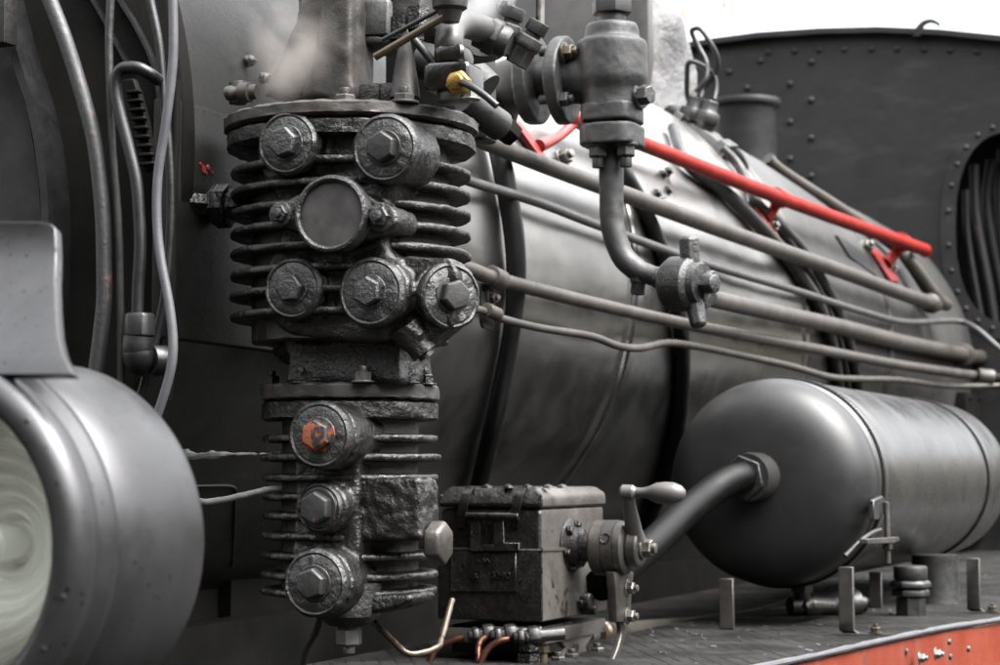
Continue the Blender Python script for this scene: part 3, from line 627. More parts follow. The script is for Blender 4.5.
# steam union at the left of the head
un = thing('steam_nozzle', 'small brownish nozzle pointing left from the pump head', 'nozzle', h(245, 95, .14))
b = NB(); lathe(b, h(227, 93.5, .12), PU, [(.0,.004),(0,.0095),(.008,.011),(.012,.009),(.02,.009),(.02,.013),(.034,.014),(.036,.010),(.045,.010),(.045,0)], 16); crust(b, .0012, 90); mesh('nozzle', b, M['pipe'], un)
b = NB(); cyl(b, h(238, 104, .13), Zv, .012, .03); crust(b, .001, 90); mesh('collar', b, M['cast'], un)
# --- connector block with brass nut on the pump head
cn = thing('electrical_connector', 'glossy black two step connector block with a brass nut on the pump head', 'connector', h(453, 100, .10))
b = NB(); zc = lambda y: zf(y, .09, 453)
o = h(454, 80, .09); ax = (PU, PVv, Zv)
box(b, (o.x, o.y, (zc(66)+zc(93))/2), (.062, .062, zc(66)-zc(93)), ax); bevel(b, .008, 3); mesh('lower_body', b, M['wet'], cn)
b = NB(); box(b, (o.x, o.y, (zc(47)+zc(66.5))/2), (.042, .046, zc(47)-zc(66.5)), ax); bevel(b, .010, 3); mesh('upper_body', b, M['wet'], cn)
b = NB(); cyl(b, (o.x, o.y, zc(103)), Zv, .022, zc(92)-zc(103)+.004, 12); mesh('stem', b, M['steel'], cn)
o2 = h(460, 84, .050); b = NB(); hexn(b, o2, -PVv, .0165, .012, .2); cyl(b, o2-PVv*.010, -PVv, .0105, .012, 20); bevel(b, .0008, 1, 40); mesh('brass_nut', b, M['brass'], cn, 30)
b = NB(); tube(b, [h(461,83,.03), h(464,83,.018), h(472,87,.012), h(484,95,.01), h(497,106,.01)], .0045, 12); mesh('cable_stub', b, M['hose'], cn)
b = NB(); bolt('bolt', h(470, 100, .08), Zv, .010, M['brightsteel'], cn); b.free()
# drips of grease wire to the left of the lower fins
b = NB(); tube(b, [h(150, 456, .35), h(178, 455, .27), h(195, 456, .25), h(230, 454, .2), h(262, 454, .17), h(282, 455, .15)], [.004,.0045,.004,.0032,.003,.002], 10, wob=1.2); crust(b, .003, 110)
tag(mesh('caked_wire', b, M['wire'], loc=h(178,455,.2)), 'grey grease caked wire running level into the lower pump fins', 'wire')
b = NB(); tube(b, [h(180, 494, .25), h(198, 501, .22), h(215, 501, .20), h(240, 496, .18), h(265, 490, .16), h(284, 487, .15)], .0042, 12); crust(b, .0006, 110)
tag(mesh('bent_wire', b, M['wire'], loc=h(198,500,.2)), 'pale grey wire bent upward with its free end near the lower pump fins', 'wire')
b = NB(); tube(b, [h(352, 600, .2), h(372, 620, .15), h(392, 640, .14), h(410, 654, .14), (h(436, 648, .17)), h(442, 636, .2), h(452, 600, .26)], .0042, 12); crust(b, .0008, 110)
tag(mesh('loose_wire', b, M['rodbrown'], loc=h(405,650,.15)), 'brown wire sagging below the pump toward the lubricator box', 'wire')
b = NB(); tube(b, [h(322, 614, .12), h(316, 632, .14), h(306, 650, .15), h(300, 680, .16)], .005, 12)
tag(mesh('drain_hose', b, M['ipipe'], loc=h(322,614,.12)), 'thin black drain hose hanging under the lowest pump plug', 'hose')
# ================================================================== CHECK VALVE
VX = 3.45
def v(px, py, dx=0): return onX(px, py, VX+dx)
NY = -Yv
cv = thing('check_valve', 'grey cast check valve with two bolted flanges and side plug above the boiler', 'valve', v(611, 60))
vc = v(612, 60); sc = depth(vc)/FPX
def vz(py): return v(612, py).z
b = NB()
prof = [(vz(27)-vz(27), 0)]
P_ = [(24,0),(24,25),(27,26.5),(38,27.5),(41,28),(41,34),(44,35.5),(80,36),(86,34),(91,31),(100,30),(112,30.5),(112,0)]
lathe(b, (vc.x, vc.y, 0), Zv, [(vz(y), r*sc) for y, r in P_], 64)
q = v(575, 83); lathe(b, v(562, 80), NY, [(0,0),(0,.046),(.02,.046),(.05,.050),(.09,.056),(.09,0)], 40)
casting(mesh('body', b, M['valvegrey'], cv), .004, 8, .0025, .02)
def oval(b, c, ax, n, th, a1, a2, cor, N=56, e=2.4):
    prs = []; x, y = ax
    for k in range(N):
        t = 2*PI*k/N; cs, sn = math.cos(t), math.sin(t)
        prs.append(Vector(c)+x*a1*math.copysign(abs(cs)**(2/e), cs)+y*a2*math.copysign(abs(sn)**(2/e), sn))
    return prism(b, prs, n*th)
# flanges at the left
f1, f2 = v(527, 81), v(557, 81)
for f, nm, e_ in ((f1, 'flange', 2.0), (f2, 'bolted_flange', 1.75)):
    b = NB(); oval(b, f+Yv*.0, (Xv, Zv), NY, .026, .080, 45*sc, 0, 64, e_); casting(mesh(nm, b, M['valvegrey'], cv, 40), .003, 4, .002, .02)
b = NB(); cyl(b, f1, NY, .034, (f1.y-f2.y), 40); mesh('gasket', b, M['ipipe'], cv)
for x, y in ((564,52.5),(560,99.5)):
    bolt('flange_bolt', onX(x, y, VX-.045), NY, .0145, M['valvegrey'] if y > 60 else M['rodbrown'], cv, rot=.3)
for x, y in ((546,52),(546,100)):
    b = NB(); cyl(b, onX(x-6, y, VX-.045), NY, .009, .05, 14); mesh('stud', b, M['ipipe'], cv)
# lower square flanges
for y0, y1, w in ((106,124,30),(126,147,31)):
    b = NB(); z1, z0 = vz(y0), vz(y1); oval(b, (vc.x, vc.y, z0), (Xv, Yv), Zv, z1-z0, w*sc, w*sc*.93, 0, 48, 4.0); casting(mesh('bottom_flange', b, M['valvegrey'], cv, 40), .003, 5, .0025, .02)
for x, y, dx in ((598,148,-.03),(626,153,-.02)):
    o = v(x, y, dx); o.z = vz(146)+.001; b = NB(); a = -Zv
    cyl(b, o, a, .022, .007, 20); hexn(b, o+a*.006, a, .0185, .020, .2); cyl(b, o+a*.025, a, .011, .02, 16); mesh('bolt', b, M['valvegrey'], cv, 30)
# top nuts
for y0, y1, r, n in ((26,54,19.5,6),(12,27,14,32),(-2,14,21,6),(-30,-2,9,24)):
    b = NB(); z1, z0 = vz(y0), vz(y1)
    (hexn if n == 6 else cyl)(b, (vc.x, vc.y, z0 if n != 6 else z0), Zv, r*sc, z1-z0); bevel(b, .0015, 2, 40); mesh('gland_nut' if n == 6 else 'spindle', b, M['valvegrey'], cv, 30)
b = NB(); o = v(640, 96, -.02); cyl(b, v(634,96), NY+Xv*-.3, .026, .018, 24); hexn(b, o+NY*.002, NY+Xv*-.3, .018, .022, .4); mesh('side_plug', b, M['cap'], cv, 30)
# elbow into the boiler
b = NB(); tube(b, [v(530,81), v(518,84), v(503,90,.03), v(494,104,.06), v(489,124,.12), v(486,140,.2)], .052, 28); mesh('inlet_elbow', b, M['valvegrey'], cv)
# bent pipe down
dp = thing('bent_feed_pipe', 'bent grey pipe dropping from the check valve to the cross handled cock', 'pipe', v(611,150))
b = NB(); pts = [v(611,140), v(611.5,165), v(611.5,200), v(613,228), v(622,255), v(636,269), v(650,275), v(662,278)]
tube(b, pts, [pr(12.5, p) for p in pts[:1]]*2+[pr(12.2, pts[2])]*2+[pr(11.5, pts[2])]*2+[pr(10, pts[2])]*2, 28); crust(b, .0008, 60); mesh('pipe', b, M['valvegrey'], dp)
b = NB(); lathe(b, v(639, 276, -.0), -Zv+Yv*.1, [(0,0),(0,.017),(.012,.017),(.014,.014),(.034,.014),(.036,0)], 6, .4); bevel(b, .0012,1,40); mesh('drain_plug', b, M['valvegrey'], dp, 30)
# cock with cross handle
ck = thing('cross_handle_cock', 'dark stop cock with upright bar handle on the end of the bent pipe', 'valve', v(685,285))
b = NB(); o = v(655, 277); e = v(672, 281); a = (e-o).normalized()
lathe(b, o, a, [(0,0),(0,.020),(.02,.022),(.022,.026),(.034,.026),(.036,.030),(.05,.031),(.06,.034),(.11,.036),(.11,0)], 32); casting(mesh('barrel', b, M['cap'], ck), .003, 3, .002, .02)
HA = Vector((-.30,-1,-.05)).normalized(); hb = v(688, 284, -.02)
b = NB(); lathe(b, hb, HA, [(-.04,0),(-.04,.044),(-.03,.050),(.012,.050),(.018,.045),(.020,.040),(.032,.036),(.034,0)], 40); crust(b, .001, 60); mesh('hub', b, M['cap'], ck)
b = NB(); hexn(b, hb+HA*.032, HA, .019, .028, .2); bevel(b, .0012,1,40); mesh('hub_nut', b, M['cap'], ck, 30)
hc = hb+HA*.006
for ty, w0, w1 in ((236,.019,.017),(327,.019,.014)):
    tp = v(689 if ty < 280 else 699, ty, -.03); b = NB(); d_ = (tp-hc)
    lathe(b, hc, d_, [(0,0),(0,w0),(d_.length*.5,w0*.95),(d_.length*.94,w1*1.1),(d_.length,w1*.8),(d_.length,0)], 8, .3); bevel(b, .002, 2, 30); mesh('handle_arm', b, M['cap'], ck, 40)
# ================================================================== TOP FITTINGS
EX = 3.3
def e_(px, py, dx=0): return onX(px, py, EX+dx)
ep = thing('elbow_union', 'grey elbow pipe from the connector into a tilted hex union, wrapped in steam', 'pipe fitting', e_(480,36))
s = depth(e_(480,36))/FPX
b = NB(); tube(b, [h(449,48,.09), h(449,40,.09), (h(451,30,.10)+e_(451,30))*.5*.0+h(452,29,.11), h(462,24,.14), h(476,27,.18), h(490,33,.24)], .0185, 22); mesh('elbow', b, M['gpipe'], ep)
un_a = (e_(515,60)-e_(484,36)).normalized()*1
b = NB(); o = h(486, 34, .22); ua = PU*.9-Zv*.42+PVv*.25
lathe(b, o, ua, [(-.012,0),(-.012,.022),(.012,.023),(.014,.020),(.028,.021),(.034,.018),(.034,0)], 32); mesh('union_body', b, M['valvegrey'], ep)
b = NB(); hexn(b, o+ua*.002, ua, .027, .018, .3); bevel(b, .0015,1,40); mesh('union_nut', b, M['valvegrey'], ep, 30)
for x, y, x2, y2 in ((516,8,503,48),(540,22,520,58)):
    p_, q_ = h(x2, y2, .27), h(x, y, .27); a = (p_-q_).normalized(); pl = thing('x','',''); 
    pl.name = 'cable_gland'; pl.location = q_; tag(pl, 'tilted square headed gland plug nearest the elbow pipe' if x < 530 else 'tilted square headed gland plug nearest the valve flanges', 'plug', 'tilted gland plugs behind the valve')
    b = NB(); lathe(b, q_, a, [(0,0),(0,.0155),(.017,.0155),(.017,0)], 6, .35); bevel(b, .002,2,40); mesh('head', b, M['ipipe'], pl, 30)
    b = NB(); lathe(b, q_+a*.0165, a, [(0,0),(0,.012),(.007,.012),(.007,.018),(.016,.0195),(.022,.0195),(.024,.017),(.05,.017),(.05,0)], 6, .35); bevel(b, .002,1,40); mesh('body', b, M['valvegrey'], pl, 30)
b = NB(); tube(b, [h(540,-10,.6), h(540,30,.6)], .007, 12, smooth=False); tag(mesh('upright_rod', b, M['steel'], loc=h(540,10,.6)), 'thin upright steel rod in front of the grey dome panel', 'rod')
b = NB(); tube(b, [h(420,60,.5), h(445,66,.5), h(470,76,.5), h(486,90,.5)], .028, 24); tag(mesh('feed_pipe', b, M['valvegrey'], loc=h(470,60,.3)), 'stout dark pipe behind the connector block, beneath the elbow', 'pipe')
b = NB(); lathe(b, h(480, 20, .3), -PVv*.7+PU*.7, [(-.04,0),(-.04,.055),(0,.06),(.006,.052),(.006,0)], 36); o_fl = mesh('blank_flange', b, M['valvegrey'], loc=h(480,20,.3)); tag(o_fl, 'round bolted blank flange half hidden in steam behind the elbow', 'flange')
for dx_, dz_ in ((.035,.02),(-.03,.03),(.02,-.035)):
    q_ = h(480,20,.3)+(-PVv*.7+PU*.7)*.006+(PU*.7+PVv*.7)*dx_+Zv*dz_; bolt('bolt', q_, -PVv*.7+PU*.7, .009, M['ipipe'], o_fl)
# dark mass behind the pump head
bk = thing('feed_heater', 'dark cylindrical casting behind the pump head, mostly hidden', 'casing', (3.2,1.6,1))
b = NB(); cyl(b, h(400, -30, .55), PU, .09, .12, 40); cyl(b, h(395, 20, .5), Zv, .06, .3, 30); mesh('casing', b, M['dirtyblack'], bk)
b = NB(); q_ = h(486,112,.40); d_ = h(514,137,.44)-q_; lathe(b, q_, d_, [(0,0),(0,.012),(d_.length*.6,.016),(d_.length*.62,.020),(d_.length,.018),(d_.length,0)], 6, .3); bevel(b, .005, 2); mesh('lug', b, M['dirtyblack'], bk)
b = NB(); prism(b, [h(x, y, .62) for x, y in ((384,-20),(478,-20),(484,20),(486,140),(384,140))], PVv*.06); bevel(b, .012, 3); mesh('shield', b, M['smokebox'], bk)
b = NB(); tube(b, [h(466,100,.3), h(480,112,.32), h(500,126,.36)], .022, 16); mesh('arm', b, M['ipipe'], bk)

# ================================================================== WIRE LOOPS AND GLANDS BY THE SAND DOME
WX = 5.45
def wv_(px, py, dx=0): return onX(px, py, WX+dx)
wg = thing('junction_glands', 'cluster of black cable glands with looped wires in front of the sand dome', 'cable fitting', wv_(705,130))
a = (wv_(722,150)-wv_(676,120)).normalized()
b = NB(); lathe(b, wv_(672,124), a, [(0,0),(0,.055),(.03,.055),(.032,.042),(.06,.045),(.13,.052),(.16,.045),(.162,.055),(.20,.055),(.20,0)], 6, .2); bevel(b, .004,2,40); mesh('tee', b, M['ipipe'], wg, 40)
for x, y, x2, y2 in ((697,98,690,122),(711,101,702,134)):
    q_, p_ = wv_(x, y), wv_(x2, y2); d_ = (p_-q_); l = d_.length; b = NB()
    lathe(b, q_, d_, [(0,0),(0,.026),(.03,.027),(.032,.030),(.034,.040),(.065,.042),(.07,.034),(l,.034),(l,0)], 6, .3); bevel(b, .003,1,40); mesh('gland', b, M['ipipe'], wg, 30)
loops = (([(700,98),(704,88),(716,72),(717,58),(711,44),(701,30),(694,29),(692,33),(699,48),(706,62),(706,78),(696,92)],), ([(714,100),(716,88),(714,76),(706,68),(694,62),(688,64),(687,76),(687,92),(690,104)],))
for (L_,) in loops:
    b = NB(); tube(b, [wv_(x, y, .02*math.sin(i)) for i, (x, y) in enumerate(L_)], .0075, 12); mesh('looped_wire', b, M['hose'], wg)
b = NB(); tube(b, [wv_(683,116), wv_(672,112), wv_(667,120), wv_(672,133), wv_(683,150,.05), wv_(688,162,.1)], .021, 20); mesh('left_hose', b, M['hose'], wg)
b = NB(); tube(b, [wv_(722,146), wv_(733,152,.1), wv_(741,164,.2), wv_(746,180,.4)], .019, 20); mesh('right_hose', b, M['hose'], wg)
# ================================================================== LUBRICATOR
LX = 3.22
def l(px, py, dx=0): return onX(px, py, LX+dx)
lf = l(541, 560); LY = lf.y
def ly(px, py, d=0): return onY(px, py, LY+d)      # on the outward face
def l_z(py, dx=0): return l(500, py, dx).z
lb = thing('lubricator', 'tarry black mechanical lubricator box with grey side, hinged lid and crank', 'lubricator', l(500, 625))
backx = ly(604, 560).x
L0 = l(441, 560).y
zt_, zb_ = l(541,509).z, l(541,622).z
b = NB(); prism(b, [(LX,L0,zb_),(LX,L0,zt_),(LX,LY+.0,zt_),(LX,LY,zt_-.02),(LX,LY,zb_)], ((backx-LX),0,0)); bevel(b, .009, 3)
# split materials: front tar, side grey
bod = mesh('body', b, M['lubgrey'], lb, 30)
bod.data.materials.append(M['lubblack'])
for p in bod.data.polygons:
    if p.normal.x < -.4 or (p.normal.z > .5 and p.center.y > -.3 and False): p.material_index = 1
b = NB(); zz_ = l(541,549).z; box(b, ((LX+backx)/2, (L0+LY)/2, (zz_+zb_)/2), (backx-LX+.010, L0-LY+.010, zz_-zb_)); bevel(b, .005, 3); crust(b, .0008, 50)
low = mesh('lower_body', b, M['lubgrey'], lb, 30); low.data.materials.append(M['lubblack'])
for p in low.data.polygons:
    if p.normal.x < -.4: p.material_index = 1
# lid: a chamfered cover
b = NB(); z1 = l(541,508).z; zs = l(541,495).z; z2 = l(500,487).z; ov = .004
prism(b, [(LX-ov, L0+ov, z1), (LX-ov, L0+ov, zs), (LX-ov, L0-.012, z2), (LX-ov, LY+.012, z2), (LX-ov, LY-ov, zs), (LX-ov, LY-ov, z1)], (backx-LX+2*ov, 0, 0))
for v_ in b.verts:
    if v_.co.z > zs+.002: v_.co.x += .014 if v_.co.x < LX+.05 else -.014
bevel(b, .008, 3); crust(b, .0010, 50); lid = mesh('lid', b, M['lubgrey'], lb, 30); lid.data.materials.append(M['lubblack'])
for p in lid.data.polygons:
    if p.normal.x < -.3 or p.center.y+wloc(lb).y > LY+.09: p.material_index = 1
for i, x in enumerate((487, 508, 527, 548, 562)):
    b = NB(); o = onZ(x, 487, z2); lathe(b, (min(o.x, backx-.03), o.y, z2-.002), Zv, [(0,0),(0,.010),(.004,.009),(.006,.005),(.008,0)], 6); mesh('lid_bolt', b, M['lubblack'] if i < 3 else M['lubgrey'], lid, 30)
# recessed front chamfer rib + hinge straps + fork
for x0 in (474, 527):
    pts = [l(x0+2,487,.02), l(x0-2,490,-.008), l(x0-5,498,-.018), l(x0-8,512,-.016), l(x0-9,528,-.006)]
    b = NB(); prs = []
    for i, p in enumerate(catmull(pts, 6)): prs.append([b.verts.new(w_) for w_ in (p, p+Yv*.016, p+Yv*.016+Xv*.006+Zv*.002, p+Xv*.006+Zv*.002)])
    for A, B in zip(prs, prs[1:]):
        for j in range(4): b.faces.new((A[j], A[(j+1)%4], B[(j+1)%4], B[j]))
    b.faces.new(prs[0]); b.faces.new(prs[-1]); crust(b, .0006, 90); mesh('hinge_strap', b, M['lubblack'], lid, 40)
b = NB()
for P in (((470,514),(480,514),(480,549),(470,549)), ((493,514),(503,514),(504,543),(519,543),(519,551),(493,551)), ((470,545),(493,545),(493,551),(470,551))):
    prism(b, [l(x, y, -.014) for x, y in P], Xv*.016)
cyl(b, l(466,516,-.012), NY, .007, .10, 16)
bevel(b, .002, 1); crust(b, .0008, 90); mesh('hinge_fork', b, M['lubblack'], lb, 40)
b = NB(); prism(b, [l(x, y, -.009) for x, y in ((450,552),(516,552),(516,592),(450,592))], Xv*.006); bevel(b, .0015, 1); pn = mesh('name_panel', b, M['lubblack'], lb, 40)
def lettering(txt, o, size, m, parent, ux=Vector((0,-1,0)), uz=Zv, ext=.0025, align='CENTER'):
    cu = bpy.data.curves.new('t', 'FONT'); cu.body = txt; cu.size = size; cu.extrude = ext; cu.bevel_depth = .0003; cu.align_x = align; cu.space_character = 1.1
    ob = bpy.data.objects.new('t', cu); COL.objects.link(ob); bpy.context.view_layer.update()
    me = bpy.data.meshes.new_from_object(ob.evaluated_get(bpy.context.evaluated_depsgraph_get()))
    bpy.data.objects.remove(ob); b = NB(); b.from_mesh(me); bpy.data.meshes.remove(me)
    n = ux.cross(uz)
    mt = Matrix((ux, uz, n)).transposed().to_4x4(); mt.translation = Vector(o); bmesh.ops.transform(b, matrix=mt, verts=b.verts)
    return mesh('raised_lettering', b, m, parent, 30)
lettering('3190', l(501, 579, -.0095), .017, M['lubblack'], pn)
lettering('R', l(476, 578, -.0095), .012, M['lubblack'], pn)
q = l(476, 575.5, -.0095); b = NB(); lathe(b, q+Xv*.001, -Xv, [(0,.0105),(.002,.0105),(.002,.0085),(0,.0085)], 32); mesh('emblem_ring', b, M['lubblack'], pn)
lettering('LI XX', l(484, 562, -.0095), .009, M['lubblack'], pn)
# raised edge of the side
b = NB(); prism(b, [ly(x, y, -.007) for x, y in ((543,548),(603,546),(603,549),(543,551))], (0,.005,0)); mesh('side_bead', b, M['lubgrey'], lb)
# shaft, flange, drum, crank
sh = ly(570, 547); ss = depth(sh)/FPX
b = NB(); lathe(b, sh+Yv*.006, NY, [(0,.03),(0,.050),(.008,.052),(.012,.046),(.014,.036),(.03,.034),(.034,.026),(.05,.026),(.05,0)], 48, sx=1.0); crust(b, .0012, 70); mesh('shaft_flange', b, M['lubblack'], lb)
for k in range(6):
    t = k*PI/3+.2; q = sh+NY*.008+Xv*.041*math.cos(t)+Zv*.041*math.sin(t); bolt('flange_bolt', q, NY, .0065, M['lubblack'], lb, stud=False)
dr = sh+NY*.048
b = NB(); rd = 27.5*ss
lathe(b, dr, NY, [(0,0),(0,rd-.004),(.004,rd),(.024,rd),(.0245,rd-.002),(.027,rd-.002),(.0275,rd),(.045,rd),(.0455,rd-.0025),(.048,rd-.0025),(.0485,rd-.001),(.060,rd-.002),(.064,rd-.007),(.066,rd*.5),(.066,0)], 72); drm = mesh('ratchet_drum', b, M['turned'], lb, 40)
b = NB(); q = dr+NY*.035+Vector((-.78,0,.3)).normalized()*rd*.98; lathe(b, q, Vector((-.78,0,.3)), [(-.004,0),(-.004,.006),(.0015,.006),(.0025,.009),(0,.010),(-.003,.010)], 20); mesh('grub_screw', b, M['tar'], drm)
cr = thing('x','',''); cr.name = 'crank'; del cr['label']; del cr['category']; cr.parent = lb; hub = dr+NY*.066; cr.location = hub-wloc(lb)
b = NB(); lathe(b, hub, NY, [(0,0),(0,.033),(.003,.035),(.018,.034),(.021,.030),(.022,0)], 40); mesh('hub', b, M['turned'], cr)
b = NB(); cyl(b, hub+NY*.021, NY, .020, .005, 24); hexn(b, hub+NY*.025, NY, .016, .016, .3); cyl(b, hub+NY*.04, NY, .009, .008, 16); mesh('hub_nut', b, M['steel'], cr, 30)
hubpx = (643, 546)
tp = onY(627, 492, hub.y-.012)
b = NB(); d_ = tp-(hub+NY*.012); w_ = d_.length
lathe(b, hub+NY*.012, d_, [(0,0),(0,.021),(w_*.35,.0155),(w_*.8,.0115),(w_,.0125),(w_+.006,.009),(w_+.009,0)], 28, sx=1.0, sy=.75); mesh('arm', b, M['crank'], cr)
b = NB(); lathe(b, tp+Yv*.012, Vector((.08,-1,-.02)), [(0,0),(0,.010),(.004,.013),(.022,.013),(.028,.0085),(.040,.0085),(.050,.011),(.064,.0175),(.080,.0195),(.096,.0185),(.108,.014),(.115,.007),(.117,0)], 32); mesh('grip', b, M['crank'], cr)
# bracket and lever below the drum
b = NB(); zz = dr.z; xx = dr.x
prism(b, [onY(x, y, dr.y-.052) for x, y in ((614,572),(634,572),(632,590),(631,622),(617,622),(616,590))], (0,.016,0)); bevel(b, .003, 2); crust(b, .0007, 80); lv = mesh('lever_bracket', b, M['turned'], lb, 40)
for y in (588, 616): bolt('bolt', onY(627, y, dr.y-.052), NY, .0115, M['steel'], lv)
b = NB(); prs = []
for x, y in catmull([(Vector((622,620,0))), Vector((624,632,0)), Vector((620,648,0)), Vector((612,668,0)), Vector((600,700,0))], 6)and[(q.x, q.y) for q in catmull([Vector((622,620,0)), Vector((624,632,0)), Vector((620,648,0)), Vector((612,668,0)), Vector((600,700,0))], 6)]:
    p = onY(x, y, dr.y-.045); prs.append([b.verts.new(w2) for w2 in (p-Xv*.012, p+Xv*.012, p+Xv*.012+Yv*.010, p-Xv*.012+Yv*.010)])
for A, B in zip(prs, prs[1:]):
    for j in range(4): b.faces.new((A[j], A[(j+1)%4], B[(j+1)%4], B[j]))
b.faces.new(prs[0]); b.faces.new(prs[-1]); bevel(b, .002, 1, 50); mesh('driving_lever', b, M['turned'], lb, 40)
# lower side: stop screw, ribs, base
q = ly(580, 603, -.001); b = NB(); box(b, q+NY*.006, (.05,.014,.012)); cyl(b, q+NY*.0, NY, .018, .022, 20); cyl(b, q+Xv*.004-Zv*.012, NY, .009, .03, 14); bevel(b, .002, 1, 40); crust(b, .001, 80); mesh('wing_nut', b, M['lubblack'], lb, 40)
b = NB(); cyl(b, ly(567,572,.004), NY, .016, .010, 24); mesh('boss', b, M['lubgrey'], lb)
b = NB(); z3 = ly(575,625).z; z4 = ly(575,637).z; box(b, ((LX+backx)/2, (L0+LY)/2, (z3+z4)/2), (backx-LX+.004, L0-LY+.004, z3-z4+.004)); bevel(b, .003, 2); mesh('sump', b, M['lubgrey'], lb)
b = NB(); prism(b, [ly(x, y, .004) for x, y in ((556,634),(596,632),(586,646),(590,662),(562,665),(566,648))], (0,.12,0)); bevel(b, .003, 2); mesh('foot', b, M['lubgrey'], lb)
b = NB(); z5 = ly(575,660).z; box(b, ((LX+backx)/2+.03, LY+.08, z5-.008), (backx-LX+.12, .24, .016)); bevel(b, .003, 2); mesh('base_plate', b, M['lubgrey'], lb)
for x, y in ((558,645),(572,652),(597,648)):
    q = ly(x, y+6, -.012); q.z = z5; bolt('base_bolt', q, Zv, .013, M['turned'], lb, h=.014)
# outlet nipples with copper pipes
for i, (x, y, P) in enumerate(((464,637,[(464,637),(452,641),(438,648),(430,662),(424,690)]), (486,637,[(486,637),(480,642),(478,652),(479,668),(480,690)]), (509,639,[(509,639),(500,641),(489,648),(481,662),(476,690)]))):
    q = l(x+4, y-1, -.03+.0*i); b = NB(); a = Vector((-.5,.85,-.08)).normalized()
    lathe(b, q+a*.0, -a, [(0,0),(0,.010),(.008,.011),(.008,.015),(.018,.016),(.018,.011),(.026,.012),(.026,.018),(.042,.019),(.05,.012),(.09,.012),(.09,0)], 6, .2); bevel(b, .0012,1,40); mesh('outlet_nipple', b, M['ipipe'], lb, 40)
    b = NB(); pts = [onX(px, py, LX-.03-.008*k) for k, (px, py) in enumerate(P)]; tube(b, pts, .0058, 14)
    tag(mesh('copper_pipe', b, M['copper'], loc=pts[0]), ['copper pipe bending left from the lubricator outlets','copper pipe dropping straight down in the middle of the lubricator outlets','copper pipe on the right of the lubricator outlets, curving under its neighbour'][i], 'pipe', 'copper pipes under the lubricator')
b = NB(); q = l(528, 632, -.01); cyl(b, q, -Zv, .022, .016, 20); hexn(b, q-Zv*.014, -Zv, .020, .02); hexn(b, q-Zv*.036, -Zv, .022, .034); mesh('drain_union', b, M['tar'], lb, 30)
b = NB(); q = l(543, 646, 0); hexn(b, q, -Zv, .012, .012); cyl(b, q, -Zv, .008, .05); mesh('drain_screw', b, M['rodbrown'], lb, 30)
b = NB(); q = l(450,650,.03); box(b, ((LX+.1), (L0+LY)/2, zb_-.035), (.16, .17, .05)); bevel(b, .006, 2); mesh('pump_block', b, M['lubblack'], lb)
# ================================================================== HEADLAMP
RC = atd(60, 540, 1.74); LR = .150; LF = RC.x-.192
hl = thing('headlamp', 'large round charcoal headlamp with pale reflector cut off by the left edge', 'headlamp', (RC.x-.1, RC.y, RC.z-LR))
b = NB(); X0 = LF
lathe(b, (X0, RC.y, RC.z), Xv, [(.052, LR-.004), (.056, LR+.001), (.1, LR+.003), (.15, LR+.003), (.178, LR+.002), (.186, LR-.001), (.190, LR-.008), (.205, LR-.05), (.235, .05), (.24, 0)], 160, caps=False); mesh('housing', b, M['lamp'], hl, 60)
b = NB(); lathe(b, (X0, RC.y, RC.z), Xv, [(.012, LR-.026), (.004, LR-.024), (-.002, LR-.016), (.002, LR-.005), (.010, LR+.001), (.022, LR+.003), (.030, LR-.001), (.036, LR-.001), (.044, LR+.004), (.052, LR+.004), (.055, LR-.001), (.055, LR-.012)], 160, caps=False); rm = mesh('rim', b, M['lamp'], hl, 60)
for x, y in ((25,423),(70,600),(68,668)):
    q = onX(x, y, X0+.002); d_ = Vector((0, q.y-RC.y, q.z-RC.z)).normalized()*(LR-.008); b = NB()
    lathe(b, Vector((X0+.004, RC.y, RC.z))+d_, -Xv+d_*3, [(0,0),(0,.0032),(.003,.0028),(.0045,0)], 12); mesh('rim_screw', b, M['lamp'], rm)
b = NB(); lathe(b, (X0+.014, RC.y, RC.z), Xv, [(-.012, 0), (-.010, .05), (-.004, .1), (.004, LR-.025), (.006, LR-.025), (-.002, .1), (-.008, .05), (-.010, 0)], 96); mesh('lens', b, M['glass'], hl, 60)
b = NB(); pf = [(.02+.11*(1-(r_/ (LR-.02))**2)+.004*math.sin(r_*420), r_) for r_ in [LR-.02-k*(LR-.02)/96 for k in range(97)]]
lathe(b, (X0, RC.y, RC.z), Xv, pf, 96, caps=False); rf = mesh('reflector', b, M['mirror'], hl, 80)
b = NB(); cyl(b, (X0+.128, RC.y, RC.z), -Xv, .016, .035, 24); lathe(b, (X0+.095, RC.y, RC.z), -Xv, [(0,.010),(.01,.014),(.025,.016),(.04,.012),(.046,0)], 24); mesh('bulb', b, M['mirror'], hl)
# mounting bracket on top
BX = X0+.11
rows = [(221,40,0),(223,50,.0),(228,55,.0),(250,56,-.001),(262,56,-.006),(280,55,-.018),(310,56,-.042),(335,58,-.066),(355,63,-.085),(374,73,-.100)]
b = NB(); g0 = []
for py, pxr, dx in rows:
    r_ = []
    for k in range(13):
        px = -90+(pxr+90)*k/12; r_.append(onX(px, py, BX+dx))
    g0.append(r_)
vf = [[b.verts.new(p) for p in r_] for r_ in g0]; vb = [[b.verts.new(p+Vector((.010,0,-.004))) for p in r_] for r_ in g0]
for G_ in (vf, vb):
    for i in range(len(rows)-1):
        for k in range(12): b.faces.new((G_[i][k], G_[i][k+1], G_[i+1][k+1], G_[i+1][k]))
for i in range(len(rows)-1):
    for k in (0, 12): b.faces.new((vf[i][k], vf[i+1][k], vb[i+1][k], vb[i][k]))
for k in range(12):
    for i in (0, len(rows)-1): b.faces.new((vf[i][k], vf[i][k+1], vb[i][k+1], vb[i][k]))
bevel(b, .002, 2, 50); mesh('bracket', b, M['lamp'], hl, 60)
